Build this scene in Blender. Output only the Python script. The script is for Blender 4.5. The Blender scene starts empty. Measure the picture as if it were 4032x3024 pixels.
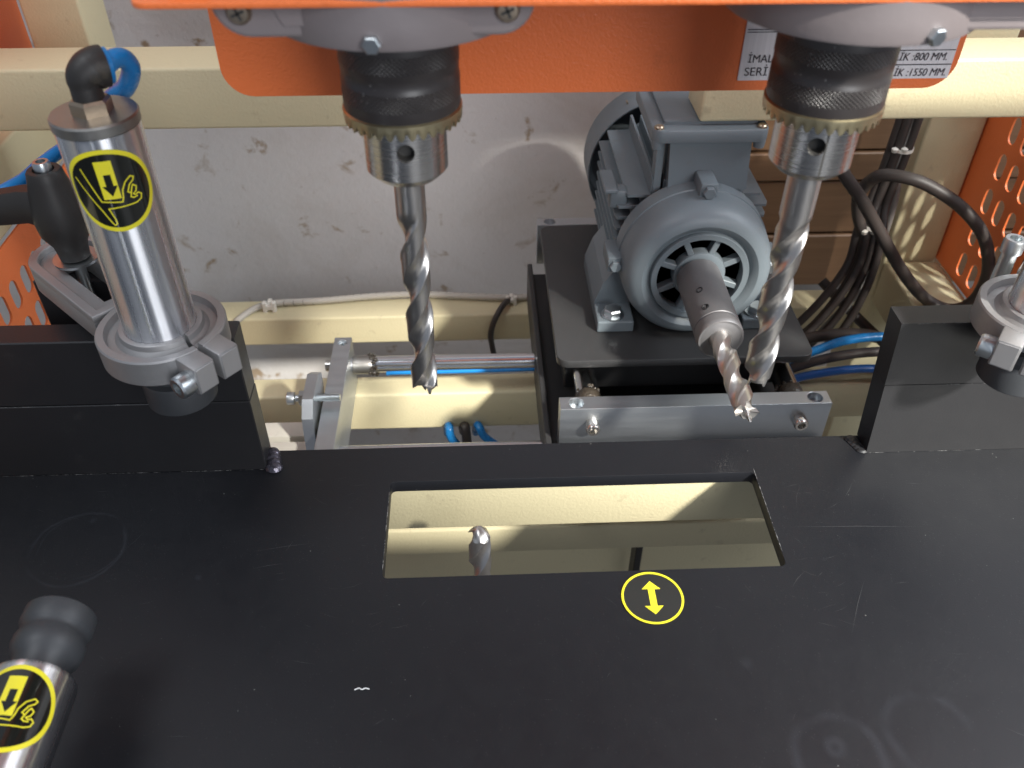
import bpy, bmesh, math, random
from mathutils import Vector, Matrix
random.seed(7)
PI = math.pi
sc = bpy.context.scene
COL = sc.collection
# ------------------------------------------------------------------ camera
cd = bpy.data.cameras.new('camera'); cam = bpy.data.objects.new('camera', cd); COL.objects.link(cam)
cam.matrix_world = Matrix(((0.99911558, 0.02401846, -0.03451339, 0.0),
                           (-0.04184584, 0.64840939, -0.7601409, 0.0),
                           (0.0041214, 0.76091286, 0.648841, 0.45),
                           (0, 0, 0, 1)))
cd.sensor_width = 36; cd.lens = 36 * 0.8540631655860889
cd.clip_start = 0.01; cd.clip_end = 50
cd.dof.use_dof = True; cd.dof.focus_distance = 0.62; cd.dof.aperture_fstop = 11.0
sc.camera = cam
# ------------------------------------------------------------------ light
w = bpy.data.worlds.new('World'); sc.world = w; w.use_nodes = True
bg = w.node_tree.nodes['Background']; bg.inputs[0].default_value = (0.72, 0.82, 1.0, 1); bg.inputs[1].default_value = 0.25
def area(name, loc, target, sx, sy, power, col):
    l = bpy.data.lights.new(name, 'AREA'); l.shape = 'RECTANGLE'; l.size = sx; l.size_y = sy; l.energy = power; l.color = col
    o = bpy.data.objects.new(name, l); COL.objects.link(o); o.location = loc
    o.rotation_euler = (Vector(target) - Vector(loc)).to_track_quat('-Z', 'Y').to_euler(); return o
area('window_right', (2.0, 0.05, 1.70), (0.1, 0.5, 0.0), 0.42, 1.1, 22, (0.88, 0.94, 1.0))
area('stripe_light_right', (1.9, 0.62, 1.75), (0.1, 0.5, 0.0), 0.42, 1.1, 18, (0.88, 0.94, 1.0))  # second area lamp, added to break the chrome reflections into stripes
area('fill_upper_left', (-0.9, 0.05, 2.1), (-0.3, 0.9, 0.2), 0.6, 0.8, 13, (0.94, 0.97, 1.0))  # added fill lamp, brightens the upper left wall and the clamp tube
area('fill_behind_camera', (0.95, -1.7, 1.05), (0.1, 0.5, 0.2), 1.0, 1.3, 27, (0.95, 0.97, 1.0))  # added soft frontal fill, lifts the bits, chucks and hood
sp = bpy.data.lights.new('sunbeam', 'SPOT'); sp.energy = 1650; sp.color = (1.0, 0.97, 0.89); sp.spot_size = math.radians(9.5); sp.shadow_soft_size = 0.17; sp.spot_blend = 0.35
so = bpy.data.objects.new('sunbeam', sp); COL.objects.link(so)
_d = Vector((-0.75, 1.0, -1.0)).normalized(); so.location = Vector((0.30, 0.52, 0.05)) - _d * 4.0
so.rotation_euler = _d.to_track_quat('-Z', 'Y').to_euler()
sc.view_settings.view_transform = 'Standard'; sc.view_settings.look = 'None'; sc.view_settings.exposure = 0.3; sc.view_settings.gamma = 1.0
sc.cycles.max_bounces = 8; sc.cycles.use_denoising = True; sc.cycles.sample_clamp_indirect = 4

# ------------------------------------------------------------------ materials
class N:
    def __init__(s, name):
        s.m = bpy.data.materials.new(name); s.m.use_nodes = True; s.t = s.m.node_tree; s.b = s.t.nodes['Principled BSDF']
        s.tc = s.t.nodes.new('ShaderNodeTexCoord')
    def n(s, typ, **kw):
        o = s.t.nodes.new(typ)
        for k, v in kw.items():
            if k.startswith('i_'):
                k2 = k[2:].replace('_', ' ')
                o.inputs[int(k2) if k2.isdigit() else k2].default_value = v
            else: setattr(o, k, v)
        return o
    def l(s, a, b): s.t.links.new(a, b)
    def math(s, op, a, b=None, c=None, clamp=False):
        o = s.t.nodes.new('ShaderNodeMath'); o.operation = op; o.use_clamp = clamp
        for i, v in enumerate((a, b, c)):
            if v is None: continue
            if isinstance(v, (int, float)): o.inputs[i].default_value = v
            else: s.l(v, o.inputs[i])
        return o.outputs[0]
    def noise(s, scale, detail=4, rough=0.55, vec=None, dist=0.0):
        o = s.n('ShaderNodeTexNoise'); o.inputs['Scale'].default_value = scale; o.inputs['Detail'].default_value = detail
        o.inputs['Roughness'].default_value = rough; o.inputs['Distortion'].default_value = dist
        s.l(vec if vec is not None else s.tc.outputs['Object'], o.inputs['Vector']); return o.outputs['Fac']
    def mapping(s, scale, loc=(0, 0, 0), rot=(0, 0, 0)):
        o = s.n('ShaderNodeMapping'); o.inputs['Scale'].default_value = scale; o.inputs['Location'].default_value = loc; o.inputs['Rotation'].default_value = rot
        s.l(s.tc.outputs['Object'], o.inputs['Vector']); return o.outputs[0]
    def ramp(s, fac, stops):
        o = s.n('ShaderNodeValToRGB'); e = o.color_ramp.elements
        e[0].position, e[0].color = stops[0][0], (*stops[0][1], 1); e[1].position, e[1].color = stops[-1][0], (*stops[-1][1], 1)
        for p, c in stops[1:-1]:
            k = e.new(p); k.color = (*c, 1)
        s.l(fac, o.inputs[0]); return o.outputs[0]
    def mix(s, fac, a, b, blend='MIX'):
        o = s.n('ShaderNodeMix'); o.data_type = 'RGBA'; o.blend_type = blend
        for sock, v in ((o.inputs[0], fac), (o.inputs[6], a), (o.inputs[7], b)):
            if isinstance(v, (int, float)): sock.default_value = v
            elif isinstance(v, tuple): sock.default_value = (*v, 1)
            else: s.l(v, sock)
        return o.outputs[2]
    def bump(s, h, dist, strength=1.0, prev=None):
        o = s.n('ShaderNodeBump'); o.inputs['Distance'].default_value = dist; o.inputs['Strength'].default_value = strength
        s.l(h, o.inputs['Height'])
        if prev is not None: s.l(prev, o.inputs['Normal'])
        s.l(o.outputs[0], s.b.inputs['Normal']); return o.outputs[0]
    def set(s, **kw):
        for k, v in kw.items():
            k = {'col': 'Base Color', 'rough': 'Roughness', 'metal': 'Metallic', 'coat': 'Coat Weight', 'coatr': 'Coat Roughness', 'spec': 'Specular IOR Level', 'aniso': 'Anisotropic', 'trans': 'Transmission Weight'}[k]
            if isinstance(v, (int, float)): s.b.inputs[k].default_value = v
            elif isinstance(v, tuple): s.b.inputs[k].default_value = (*v, 1)
            else: s.l(v, s.b.inputs[k])
        return s

def paint(name, col, rough, peel=420, dist=0.00012, var=0.10, dirt=(0.25, 0.2, 0.13), dirtamt=0.25, spec=0.5):
    k = N(name); n1 = k.noise(6, 5); n2 = k.noise(45, 6, 0.65)
    c = k.mix(k.math('MULTIPLY', k.math('SUBTRACT', n1, 0.42, clamp=True), var * 6), col, tuple(x * (1 - var * 1.6) for x in col))
    d = k.math('MULTIPLY', k.math('SUBTRACT', n2, 0.62, clamp=True), dirtamt * 6, clamp=True)
    c = k.mix(d, c, dirt)
    k.set(col=c, rough=k.math('ADD', k.math('MULTIPLY', n2, 0.2), rough - 0.1), spec=spec)
    k.bump(k.noise(peel, 2, 0.5), dist); return k.m
M = {}
M['cream'] = paint('cream_powder_coat', (0.60, 0.535, 0.345), 0.52, 430, 0.00030, var=0.10, dirt=(0.22, 0.17, 0.11), dirtamt=0.5)
M['orange'] = paint('orange_powder_coat', (0.90, 0.205, 0.055), 0.40, 680, 0.00032, var=0.07, dirt=(0.2, 0.05, 0.02), dirtamt=0.18)
M['motor_grey'] = paint('grey_motor_enamel', (0.132, 0.157, 0.175), 0.46, 420, 0.00010, var=0.14, dirt=(0.13, 0.105, 0.075), dirtamt=0.45)
M['housing'] = paint('grey_gearbox_enamel', (0.25, 0.215, 0.215), 0.45, 260, 0.00012)
M['rubber'] = paint('black_rubber', (0.040, 0.043, 0.048), 0.50, 200, 0.00006, dirt=(0.07, 0.07, 0.07), dirtamt=0.5)
M['plastic'] = paint('black_moulded_plastic', (0.022, 0.020, 0.019), 0.5, 900, 0.00008)
M['cable'] = paint('dark_cable_sheath', (0.040, 0.032, 0.029), 0.5, 300, 0.00005)
M['blue_hose'] = paint('blue_air_hose', (0.012, 0.19, 0.50), 0.28, 200, 0.00002, dirt=(0.1, 0.15, 0.2))
M['blue_clear'] = paint('pale_blue_hose_bend', (0.10, 0.33, 0.52), 0.22, 200, 0.00002, dirt=(0.3, 0.4, 0.5))
M['nylon'] = paint('white_nylon', (0.72, 0.69, 0.62), 0.4, 100, 0.00002)
M['grease'] = paint('dark_grease', (0.05, 0.04, 0.03), 0.3, 500, 0.0012)
M['black_plain'] = paint('black_steel_paint', (0.018, 0.018, 0.019), 0.42, 700, 0.00006, dirt=(0.06, 0.06, 0.06), dirtamt=0.4)
def metal(name, col, rough, var=0.12, bump=0.00003, sc_=120, stretch=(1, 1, 1), metal_=1.0, aniso=0.0, stain=None):
    k = N(name); v = k.mapping(stretch); n = k.noise(sc_, 5, 0.6, v); n2 = k.noise(25, 5, 0.6)
    c = k.mix(n2, tuple(x * (1 - var) for x in col), col)
    if stain: c = k.mix(k.math('MULTIPLY', k.math('SUBTRACT', n2, 0.52, clamp=True), 5, clamp=True), c, stain)
    k.set(col=c, metal=metal_, rough=k.math('ADD', k.math('MULTIPLY', n, 0.22), rough - 0.11), aniso=aniso)
    k.bump(n, bump); return k.m
M['chrome'] = metal('polished_tube', (0.88, 0.89, 0.92), 0.28, 0.05, 0.00003, 330, (1, 1, 0.010))
M['rod'] = metal('polished_rod', (0.75, 0.76, 0.78), 0.18, 0.05, 0.000004, 60, (0.02, 1, 1))
_t = M['chrome'].node_tree; _b = _t.nodes['Principled BSDF']; _b.inputs['Anisotropic'].default_value = 1.0; _b.inputs['Anisotropic Rotation'].default_value = 0.25
_g = _t.nodes.new('ShaderNodeTangent'); _g.direction_type = 'RADIAL'; _g.axis = 'Z'; _t.links.new(_g.outputs[0], _b.inputs['Tangent'])
M['steel'] = metal('machined_steel', (0.74, 0.72, 0.69), 0.25, 0.12, 0.000002, 200, (0.05, 0.05, 6))
M['bit_steel'] = metal('worn_drill_steel', (0.68, 0.655, 0.63), 0.33, 0.2, 0.000003, 500, (1, 1, 1), stain=(0.60, 0.50, 0.41))
M['zinc'] = metal('zinc_plated_steel', (0.62, 0.66, 0.68), 0.34, 0.12, 0.00001, 90)
M['aluminium'] = metal('brushed_aluminium', (0.60, 0.63, 0.66), 0.42, 0.12, 0.00002, 150, (0.1, 1, 1))
M['cast'] = metal('cast_aluminium', (0.42, 0.415, 0.42), 0.52, 0.18, 0.00008, 420, metal_=0.75)
M['cut_cast'] = metal('machined_cast_face', (0.62, 0.61, 0.62), 0.42, 0.10, 0.00006, 300, (1, 1, 0.1), metal_=0.8)
M['brass_ring'] = metal('yellowish_gear_steel', (0.66, 0.57, 0.36), 0.38, 0.2, 0.00003, 200)
M['dark_steel'] = metal('dark_grey_coupling_steel', (0.21, 0.205, 0.21), 0.50, 0.12, 0.00003, 300, metal_=0.6)
M['screw'] = metal('dull_screw_metal', (0.50, 0.40, 0.30), 0.38, 0.25, 0.00003, 200)
M['cap'] = metal('dull_turned_cap', (0.40, 0.385, 0.36), 0.42, 0.12, 0.00002, 200)
# knurled chuck sleeve
k = N('black_knurled_sleeve'); s = k.n('ShaderNodeSeparateXYZ'); k.l(k.tc.outputs['Object'], s.inputs[0])
ang = k.math('ARCTAN2', s.outputs[1], s.outputs[0]); z = s.outputs[2]
a1 = k.math('SINE', k.math('ADD', k.math('MULTIPLY', ang, 74), k.math('MULTIPLY', z, 3400)))
a2 = k.math('SINE', k.math('SUBTRACT', k.math('MULTIPLY', ang, 74), k.math('MULTIPLY', z, 3400)))
kn = k.math('MAXIMUM', a1, a2)
def band(z0, z1): return k.math('MULTIPLY', k.math('GREATER_THAN', z, z0), k.math('LESS_THAN', z, z1))
msk = k.math('ADD', band(0.0625, 0.0695), band(0.0460, 0.0535))
h = k.math('MULTIPLY', kn, msk)
nn = k.noise(70, 5); wear = k.math('MULTIPLY', k.math('GREATER_THAN', k.noise(650, 1), 0.745), 0.6)
k.set(col=k.mix(wear, (0.036, 0.031, 0.031), (0.3, 0.29, 0.28)), rough=k.math('ADD', k.math('MULTIPLY', nn, 0.25), 0.26), spec=0.6)
k.bump(h, 0.00035, 0.8); M['knurl'] = k.m
# table paint: satin black with specks, hairline scratches and rubber-foot rings
k = N('black_table_paint'); s = k.n('ShaderNodeSeparateXYZ'); k.l(k.tc.outputs['Object'], s.inputs[0]); X, Y = s.outputs[0], s.outputs[1]
n1 = k.noise(5, 5); n2 = k.noise(60, 6, 0.7); warp = k.math('MULTIPLY', k.math('SUBTRACT', k.noise(38, 4), 0.5), 0.006)
vor = k.n('ShaderNodeTexVoronoi'); vor.inputs['Scale'].default_value = 150; k.l(k.tc.outputs['Object'], vor.inputs['Vector'])
spk = k.math('LESS_THAN', vor.outputs['Distance'], k.math('MINIMUM', 0.075, k.math('MULTIPLY', k.math('SUBTRACT', k.noise(31, 2), 0.52, clamp=True), 0.45)))
vor2 = k.n('ShaderNodeTexVoronoi'); vor2.inputs['Scale'].default_value = 420; k.l(k.tc.outputs['Object'], vor2.inputs['Vector'])
spk2 = k.math('MULTIPLY', k.math('LESS_THAN', vor2.outputs['Distance'], 0.13), k.math('GREATER_THAN', k.noise(90, 2), 0.52))
def ring(cx, cy, r, wd, lo=0.45):
    dx = k.math('SUBTRACT', X, cx); dy = k.math('SUBTRACT', Y, cy)
    d = k.math('ADD', k.math('SQRT', k.math('ADD', k.math('MULTIPLY', dx, dx), k.math('MULTIPLY', dy, dy))), warp)
    e = k.math('SUBTRACT', 1.0, k.math('DIVIDE', k.math('ABSOLUTE', k.math('SUBTRACT', d, r)), wd), clamp=True)
    return k.math('MULTIPLY', e, k.math('MULTIPLY', k.math('SUBTRACT', k.noise(26, 3), lo, clamp=True), 5, clamp=True))
rg = ring(-0.2645, 0.3735, 0.030, 0.0016, 0.36)
for args in ((-0.262, 0.376, 0.0275, 0.0009, 0.42), (0.1845, 0.2165, 0.0235, 0.0042, 0.36), (0.238, 0.228, 0.0225, 0.0045, 0.42), (0.184, 0.222, 0.003, 0.004, 0.2), (-0.262, 0.397, 0.0, 0.0030, 0.2), (0.163, 0.262, 0.0, 0.005, 0.4), (0.149, 0.274, 0.0, 0.005, 0.42), (-0.181, 0.347, 0.0, 0.0024, 0.2)):
    rg = k.math('MAXIMUM', rg, ring(*args))
c = k.mix(n1, (0.0055, 0.0061, 0.0085), (0.0092, 0.0099, 0.0130))
c = k.mix(k.math('MULTIPLY', rg, 0.085, clamp=True), c, (0.11, 0.12, 0.15))
c = k.mix(k.math('MULTIPLY', spk, 0.25), c, (0.5, 0.5, 0.48)); c = k.mix(k.math('MULTIPLY', spk2, 0.05), c, (0.4, 0.4, 0.4))
k.set(col=c, rough=k.math('ADD', k.math('MULTIPLY', n2, 0.22), 0.36), spec=0.42)
k.bump(k.noise(900, 2), 0.00006); M['table'] = k.m
M['plate_black'] = paint('dark_grey_plate_paint', (0.034, 0.034, 0.035), 0.45, 600, 0.00006, dirt=(0.09, 0.08, 0.07), dirtamt=0.3)
M['fence'] = paint('black_fence_paint', (0.017, 0.017, 0.019), 0.40, 800, 0.00006, dirt=(0.05, 0.05, 0.05), dirtamt=0.3)
# plaster wall
k = N('stained_plaster'); n1 = k.noise(2.2, 5); n2 = k.noise(26, 6, 0.65); n3 = k.noise(9, 4)
c = k.mix(n1, (0.52, 0.495, 0.475), (0.62, 0.605, 0.60))
mot = k.math('MULTIPLY', k.math('SUBTRACT', k.noise(5.5, 6, 0.7, None, 0.8), 0.50, clamp=True), 1.7, clamp=True)
c = k.mix(mot, c, (0.40, 0.35, 0.30))
st = k.math('MULTIPLY', k.math('SUBTRACT', k.noise(27, 5, 0.60, None, 0.4), 0.615, clamp=True), 12, clamp=True)
c = k.mix(k.math('MULTIPLY', st, k.math('MULTIPLY', n3, 1.5, clamp=True)), c, (0.27, 0.19, 0.11))
fine = k.math('MULTIPLY', k.math('SUBTRACT', k.noise(75, 5, 0.7), 0.66, clamp=True), 6, clamp=True)
c = k.mix(fine, c, (0.28, 0.24, 0.20))
k.set(col=c, rough=0.8); k.bump(k.noise(150, 7, 0.65), 0.0008); M['wall'] = k.m
k = N('concrete_floor'); k.set(col=k.mix(k.noise(20, 6), (0.16, 0.14, 0.12), (0.26, 0.24, 0.22)), rough=0.85); k.bump(k.noise(120, 5), 0.001); M['floor'] = k.m
k = N('brown_board'); v = k.mapping((1.2, 1, 26)); n = k.noise(8, 6, 0.6, v, 0.6)
k.set(col=k.mix(n, (0.12, 0.062, 0.030), (0.22, 0.125, 0.065)), rough=0.55); k.bump(n, 0.0003); M['wood'] = k.m
k = N('brushed_plate'); v = k.mapping((1, 1, 0.02)); n = k.noise(1500, 2, 0.5, k.mapping((1, 1, 0.03)))
k.set(col=k.mix(n, (0.66, 0.64, 0.66), (0.90, 0.88, 0.90)), rough=0.42, metal=0.1); M['plate'] = k.m
def flat(name, col, rough=0.4, coat=0.0):
    k = N(name); k.set(col=k.mix(k.noise(90, 4), tuple(x * 0.9 for x in col), col), rough=rough, coat=coat); return k.m
M['yellow'] = flat('yellow_print', (0.90, 0.80, 0.035), 0.35, 0.3)
M['sticker_black'] = flat('black_print', (0.012, 0.013, 0.011), 0.12, 0.6)
M['ink'] = flat('dark_ink', (0.03, 0.022, 0.03), 0.5)
M['hole'] = flat('unlit_bore_metal', (0.05, 0.048, 0.045), 0.6)  # dark colour stands in for shade inside the key hole and screw slots
k = N('weld_metal'); k.set(col=k.mix(k.noise(160, 4), (0.03, 0.03, 0.04), (0.16, 0.15, 0.19)), rough=0.25, metal=0.7); k.bump(k.noise(240, 3), 0.0012); M['weld'] = k.m
M['fleck'] = flat('white_chip', (0.8, 0.8, 0.8), 0.6)

# ------------------------------------------------------------------ geometry helpers
class B:
    def __init__(s): s.bm = bmesh.new()
    def box(s, x0, x1, y0, y1, z0, z1, bev=0.0, seg=1, mat=None):
        vs = [s.bm.verts.new((x, y, z)) for x in (x0, x1) for y in (y0, y1) for z in (z0, z1)]
        idx = ((0, 1, 3, 2), (4, 6, 7, 5), (0, 4, 5, 1), (2, 3, 7, 6), (0, 2, 6, 4), (1, 5, 7, 3))
        fs = [s.bm.faces.new([vs[i] for i in f]) for f in idx]
        if bev:
            es = {e for f in fs for e in f.edges}
            r = bmesh.ops.bevel(s.bm, geom=list(es), offset=bev, segments=seg, profile=0.5, affect='EDGES')
            allv = {v for f in r['faces'] for v in f.verts} | {v for v in vs if v.is_valid}
            for f in s.bm.faces:
                pass
            vs = list(allv)
        if mat is not None:
            for v in vs: v.co = mat @ v.co
        return s
    def lathe(s, prof, n=48, mat=None, cap=True, a0=0.0, a1=2 * PI):
        full = abs(a1 - a0 - 2 * PI) < 1e-6; steps = n if full else n + 1
        rows = []
        for r, z in prof:
            if r < 1e-7: rows.append([s.bm.verts.new((0, 0, z))])
            else: rows.append([s.bm.verts.new((r * math.cos(a0 + (a1 - a0) * i / n), r * math.sin(a0 + (a1 - a0) * i / n), z)) for i in range(steps)])
        for p, q in zip(rows, rows[1:]):
            for i in range(n):
                j = (i + 1) % steps
                f = [p[i % len(p)], p[j % len(p)], q[j % len(q)], q[i % len(q)]]
                u = []
                for v in f:
                    if v not in u: u.append(v)
                if len(u) > 2: s.bm.faces.new(u)
        if cap:
            if full:
                if len(rows[0]) > 2: s.bm.faces.new(rows[0][::-1])
                if len(rows[-1]) > 2: s.bm.faces.new(rows[-1])
            else:
                s.bm.faces.new([r[0] for r in rows]); s.bm.faces.new([r[-1] for r in rows][::-1])
        if mat is not None:
            for row in rows:
                for v in row: v.co = mat @ v.co
        return s
    def prism(s, pts, z0, z1, mat=None):
        a = [s.bm.verts.new((x, y, z0)) for x, y in pts]; b = [s.bm.verts.new((x, y, z1)) for x, y in pts]
        s.bm.faces.new(a[::-1]); s.bm.faces.new(b)
        for i in range(len(pts)):
            j = (i + 1) % len(pts); s.bm.faces.new((a[i], a[j], b[j], b[i]))
        if mat is not None:
            for v in a + b: v.co = mat @ v.co
        return s
    def mesh(s, me, mat=None):
        n0 = len(s.bm.verts); s.bm.from_mesh(me); s.bm.verts.ensure_lookup_table()
        if mat is not None:
            for v in s.bm.verts[n0:]: v.co = mat @ v.co
        return s
def obj(name, b, mat, parent=None, smooth=35, loc=None):
    me = bpy.data.meshes.new(name)
    if isinstance(b, B):
        bmesh.ops.recalc_face_normals(b.bm, faces=b.bm.faces[:]); b.bm.to_mesh(me); b.bm.free()
    else: me = b
    if smooth:
        for p in me.polygons: p.use_smooth = True
        me.set_sharp_from_angle(angle=math.radians(smooth))
    me.materials.clear(); me.materials.append(M[mat] if isinstance(mat, str) else mat)
    o = bpy.data.objects.new(name, me); COL.objects.link(o)
    if parent: o.parent = parent
    if loc: o.location = loc
    return o
def empty(name, loc, label, cat, group=None):
    o = bpy.data.objects.new(name, None); COL.objects.link(o); o.location = loc; o.empty_display_size = 0.02
    o['label'] = label; o['category'] = cat
    if group: o['group'] = group
    return o
def tag(o, label, cat, group=None):
    o['label'] = label; o['category'] = cat
    if group: o['group'] = group
    return o
def struct(o): o['kind'] = 'structure'; return o
def along(a, d):   # local +Z -> direction d, origin a
    return Matrix.Translation(a) @ Vector(d).to_track_quat('Z', 'Y').to_matrix().to_4x4()
def rrect(x0, x1, y0, y1, r, n=6, corners=(1, 1, 1, 1)):
    pts = []
    for (cx, cy, a, on) in ((x1, y1, 0, corners[0]), (x0, y1, 90, corners[1]), (x0, y0, 180, corners[2]), (x1, y0, 270, corners[3])):
        if not on: pts.append((cx, cy)); continue
        ox = cx - r if cx == x1 else cx + r; oy = cy - r if cy == y1 else cy + r
        for i in range(n + 1):
            t = math.radians(a + 90 * i / n); pts.append((ox + r * math.cos(t), oy + r * math.sin(t)))
    return pts
def circ(cx, cy, r, n=28): return [(cx + r * math.cos(2 * PI * i / n), cy + r * math.sin(2 * PI * i / n)) for i in range(n)]
def obround(cx, cy, w_, h_, n=8):
    r = w_ / 2; d = h_ / 2 - r
    return [(cx + r * math.cos(PI * i / n), cy + d + r * math.sin(PI * i / n)) for i in range(n + 1)] + [(cx + r * math.cos(PI + PI * i / n), cy - d + r * math.sin(PI + PI * i / n)) for i in range(n + 1)]
def plate(outer, holes, z0, z1, bev=0.0):
    c = bpy.data.curves.new('c', 'CURVE'); c.dimensions = '2D'; c.fill_mode = 'BOTH'
    for pts in [outer] + holes:
        sp_ = c.splines.new('POLY'); sp_.points.add(len(pts) - 1); sp_.use_cyclic_u = True
        for p, (x, y) in zip(sp_.points, pts): p.co = (x, y, 0, 1)
    c.extrude = (z1 - z0) / 2 - bev; c.bevel_depth = bev; c.bevel_resolution = 1; c.offset = -bev
    o = bpy.data.objects.new('c', c); me = bpy.data.meshes.new_from_object(o)
    me.transform(Matrix.Translation((0, 0, (z0 + z1) / 2)))
    bpy.data.objects.remove(o); bpy.data.curves.remove(c); return me
def smooth_path(pts, sub=8):
    P = [Vector(p) for p in pts]; P = [2 * P[0] - P[1]] + P + [2 * P[-1] - P[-2]]; out = []
    for i in range(1, len(P) - 2):
        a, b, c_, d = P[i - 1:i + 3]
        for k_ in range(sub):
            t = k_ / sub
            out.append(0.5 * ((2 * b) + (c_ - a) * t + (2 * a - 5 * b + 4 * c_ - d) * t * t + (3 * b - 3 * c_ + d - a) * t ** 3))
    out.append(P[-2]); return out
def tube(pts, r, n=14, sub=8, b=None, rfun=None):
    b = b or B(); path = smooth_path(pts, sub) if sub > 1 else [Vector(p) for p in pts]
    up = Vector((0.13, 0.21, 1)).normalized(); rings = []
    for i, p in enumerate(path):
        t = (path[min(i + 1, len(path) - 1)] - path[max(i - 1, 0)]).normalized()
        u = (up - t * up.dot(t)).normalized(); v = t.cross(u); up = u
        rr = r * (rfun(i / (len(path) - 1)) if rfun else 1)
        rings.append([b.bm.verts.new(p + (u * math.cos(2 * PI * k_ / n) + v * math.sin(2 * PI * k_ / n)) * rr) for k_ in range(n)])
    for a, c_ in zip(rings, rings[1:]):
        for i in range(n): b.bm.faces.new((a[i], a[(i + 1) % n], c_[(i + 1) % n], c_[i]))
    b.bm.faces.new(rings[0][::-1]); b.bm.faces.new(rings[-1]); return b
def hexprof(b, r, z0, z1, mat=None, cham=0.15):
    pts = [(r, z0), (r, z1 - r * cham), (r * 0.87, z1)]
    return b.lathe(pts, 6, mat)
def socket_head(parent, mat, r, h, m='zinc', name='bolt'):
    o = obj(name, B().lathe([(r * 0.96, 0), (r, h * 0.08), (r, h * 0.85), (r * 0.86, h), (r * 0.55, h), (r * 0.55, h * 0.45), (0, h * 0.45)], 26, mat, cap=True), m, parent)
    return o
# ================================================================== SETTING
struct(obj('wall', B().box(-2.2, 2.2, 1.05, 1.12, -0.95, 1.6), 'wall', smooth=0))
struct(obj('floor', B().box(-2.5, 2.5, -1.2, 1.05, -1.0, -0.95), 'floor', smooth=0))
rows = [(0.05, 0.118), (-0.0275, 0.047), (-0.0675, -0.0305), (-0.144, -0.0705), (-0.225, -0.147)]
labs = ['topmost brown board leaning against the wall behind the right chuck', 'second brown board from the top of the stack behind the right drill bit',
        'narrow brown board between two dark gaps behind the right drill bit', 'wide brown board just under the narrow one behind the cable bundle', 'lowest brown board of the stack, just above the rear cream beam']
for i, ((z0, z1), lb) in enumerate(zip(rows, labs)):
    tag(obj('board', B().box(0.27 + random.uniform(-.01, .01), 0.86, 0.985 + 0.003 * (i % 2), 1.047, z0, z1, 0.0015), 'wood', smooth=0), lb, 'board', 'brown boards stacked behind the machine')
# ================================================================== MACHINE FRAME
fr = empty('machine_frame', (0.06, 0.85, -0.95), 'cream powder coated square tube frame of the drilling machine', 'frame')
def fpart(name, b, m='cream'):
    o = obj(name, b, m, fr); o.matrix_parent_inverse = Matrix.Translation(-fr.location); return o
fpart('beam', B().box(-0.80, -0.052, 0.682, 0.732, 0.1465, 0.1965, 0.0028, 3))
fpart('beam', B().box(0.1845, 0.66, 0.682, 0.732, 0.1465, 0.1965, 0.0028, 3))
fpart('beam', B().box(-0.354, 0.464, 0.860, 0.900, -0.2125, -0.1730, 0.0028, 3))
fpart('beam', B().box(-0.80, 0.80, 0.700, 0.732, -0.2085, -0.1585, 0.0028, 3))
fpart('beam', B().box(-0.354, 0.464, 0.4400, 0.4570, -0.0695, -0.0102, 0.002, 3))
fpart('beam', B().box(-0.354, 0.464, 0.560, 0.610, -0.2510, -0.2140, 0.0028, 3))
fpart('beam', B().box(-0.354, 0.464, 0.660, 0.710, -0.475, -0.3640, 0.0028, 3))
fpart('post', B().box(-0.409, -0.356, 0.840, 0.900, -0.95, 0.75, 0.0028, 3))
fpart('post', B().box(0.466, 0.527, 0.840, 0.900, -0.95, 0.75, 0.0028, 3))
fpart('side_rail', B().box(-0.446, -0.413, 0.25, 0.838, 0.050, 0.112, 0.0028, 3))
fpart('side_rail', B().box(0.466, 0.528, 0.25, 0.838, -0.150, -0.094, 0.0028, 3))
fpart('cross_strip', B().box(0.1680, 0.1760, 0.618, 0.640, -0.42, -0.285, 0.001), 'black_plain')
for n_, (y0, y1) in enumerate(((0.6105, 0.631), (0.585, 0.6035))):
    fpart('pale_bar', B().box(-0.42, -0.158, y0, y1, -0.15, -0.130, 0.0015, 2), 'nylon')
# perforated guards
def guard(x, ya, yb, za, zb, y0, label, sgn):
    holes = []
    kz = range(int((za - 0.0065) / 0.0385) - 1, 12)
    for i in kz:
        z = 0.0065 + 0.0385 * i
        if z < za + 0.02 or z > zb - 0.02: continue
        j = 0
        while True:
            y = y0 - 0.0247 * j; j += 1
            if y < ya + 0.015: break
            if y < yb - 0.015: holes.append(obround(y, z, 0.0145, 0.0275))
    me = plate([(ya, za), (yb, za), (yb, zb), (ya, zb)], holes, -0.001, 0.001)
    me.transform(Matrix(((0, 0, sgn, 0), (1, 0, 0, 0), (0, 1, 0, 0), (0, 0, 0, 1))))
    tag(obj('perforated_guard', me, 'orange', smooth=0, loc=(x, 0, 0)), label, 'guard', 'orange perforated side guards')
guard(0.530, 0.30, 0.86, -0.094, 0.140, 0.7935, 'right hand orange guard sheet with oblong holes, in shade behind the cable loop', 1)
guard(-0.4105, 0.30, 0.839, -0.36, 0.0495, 0.8305, 'left hand orange guard sheet with pale oblong holes, beside the clamp lever', -1)
obj('perforated_guard', B().box(-0.452, -0.449, 0.60, 0.92, 0.12, 0.6), 'orange', smooth=0)
tag(bpy.data.objects['perforated_guard.002'], 'plain orange sheet at the top left corner beside the cream post', 'guard')

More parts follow.
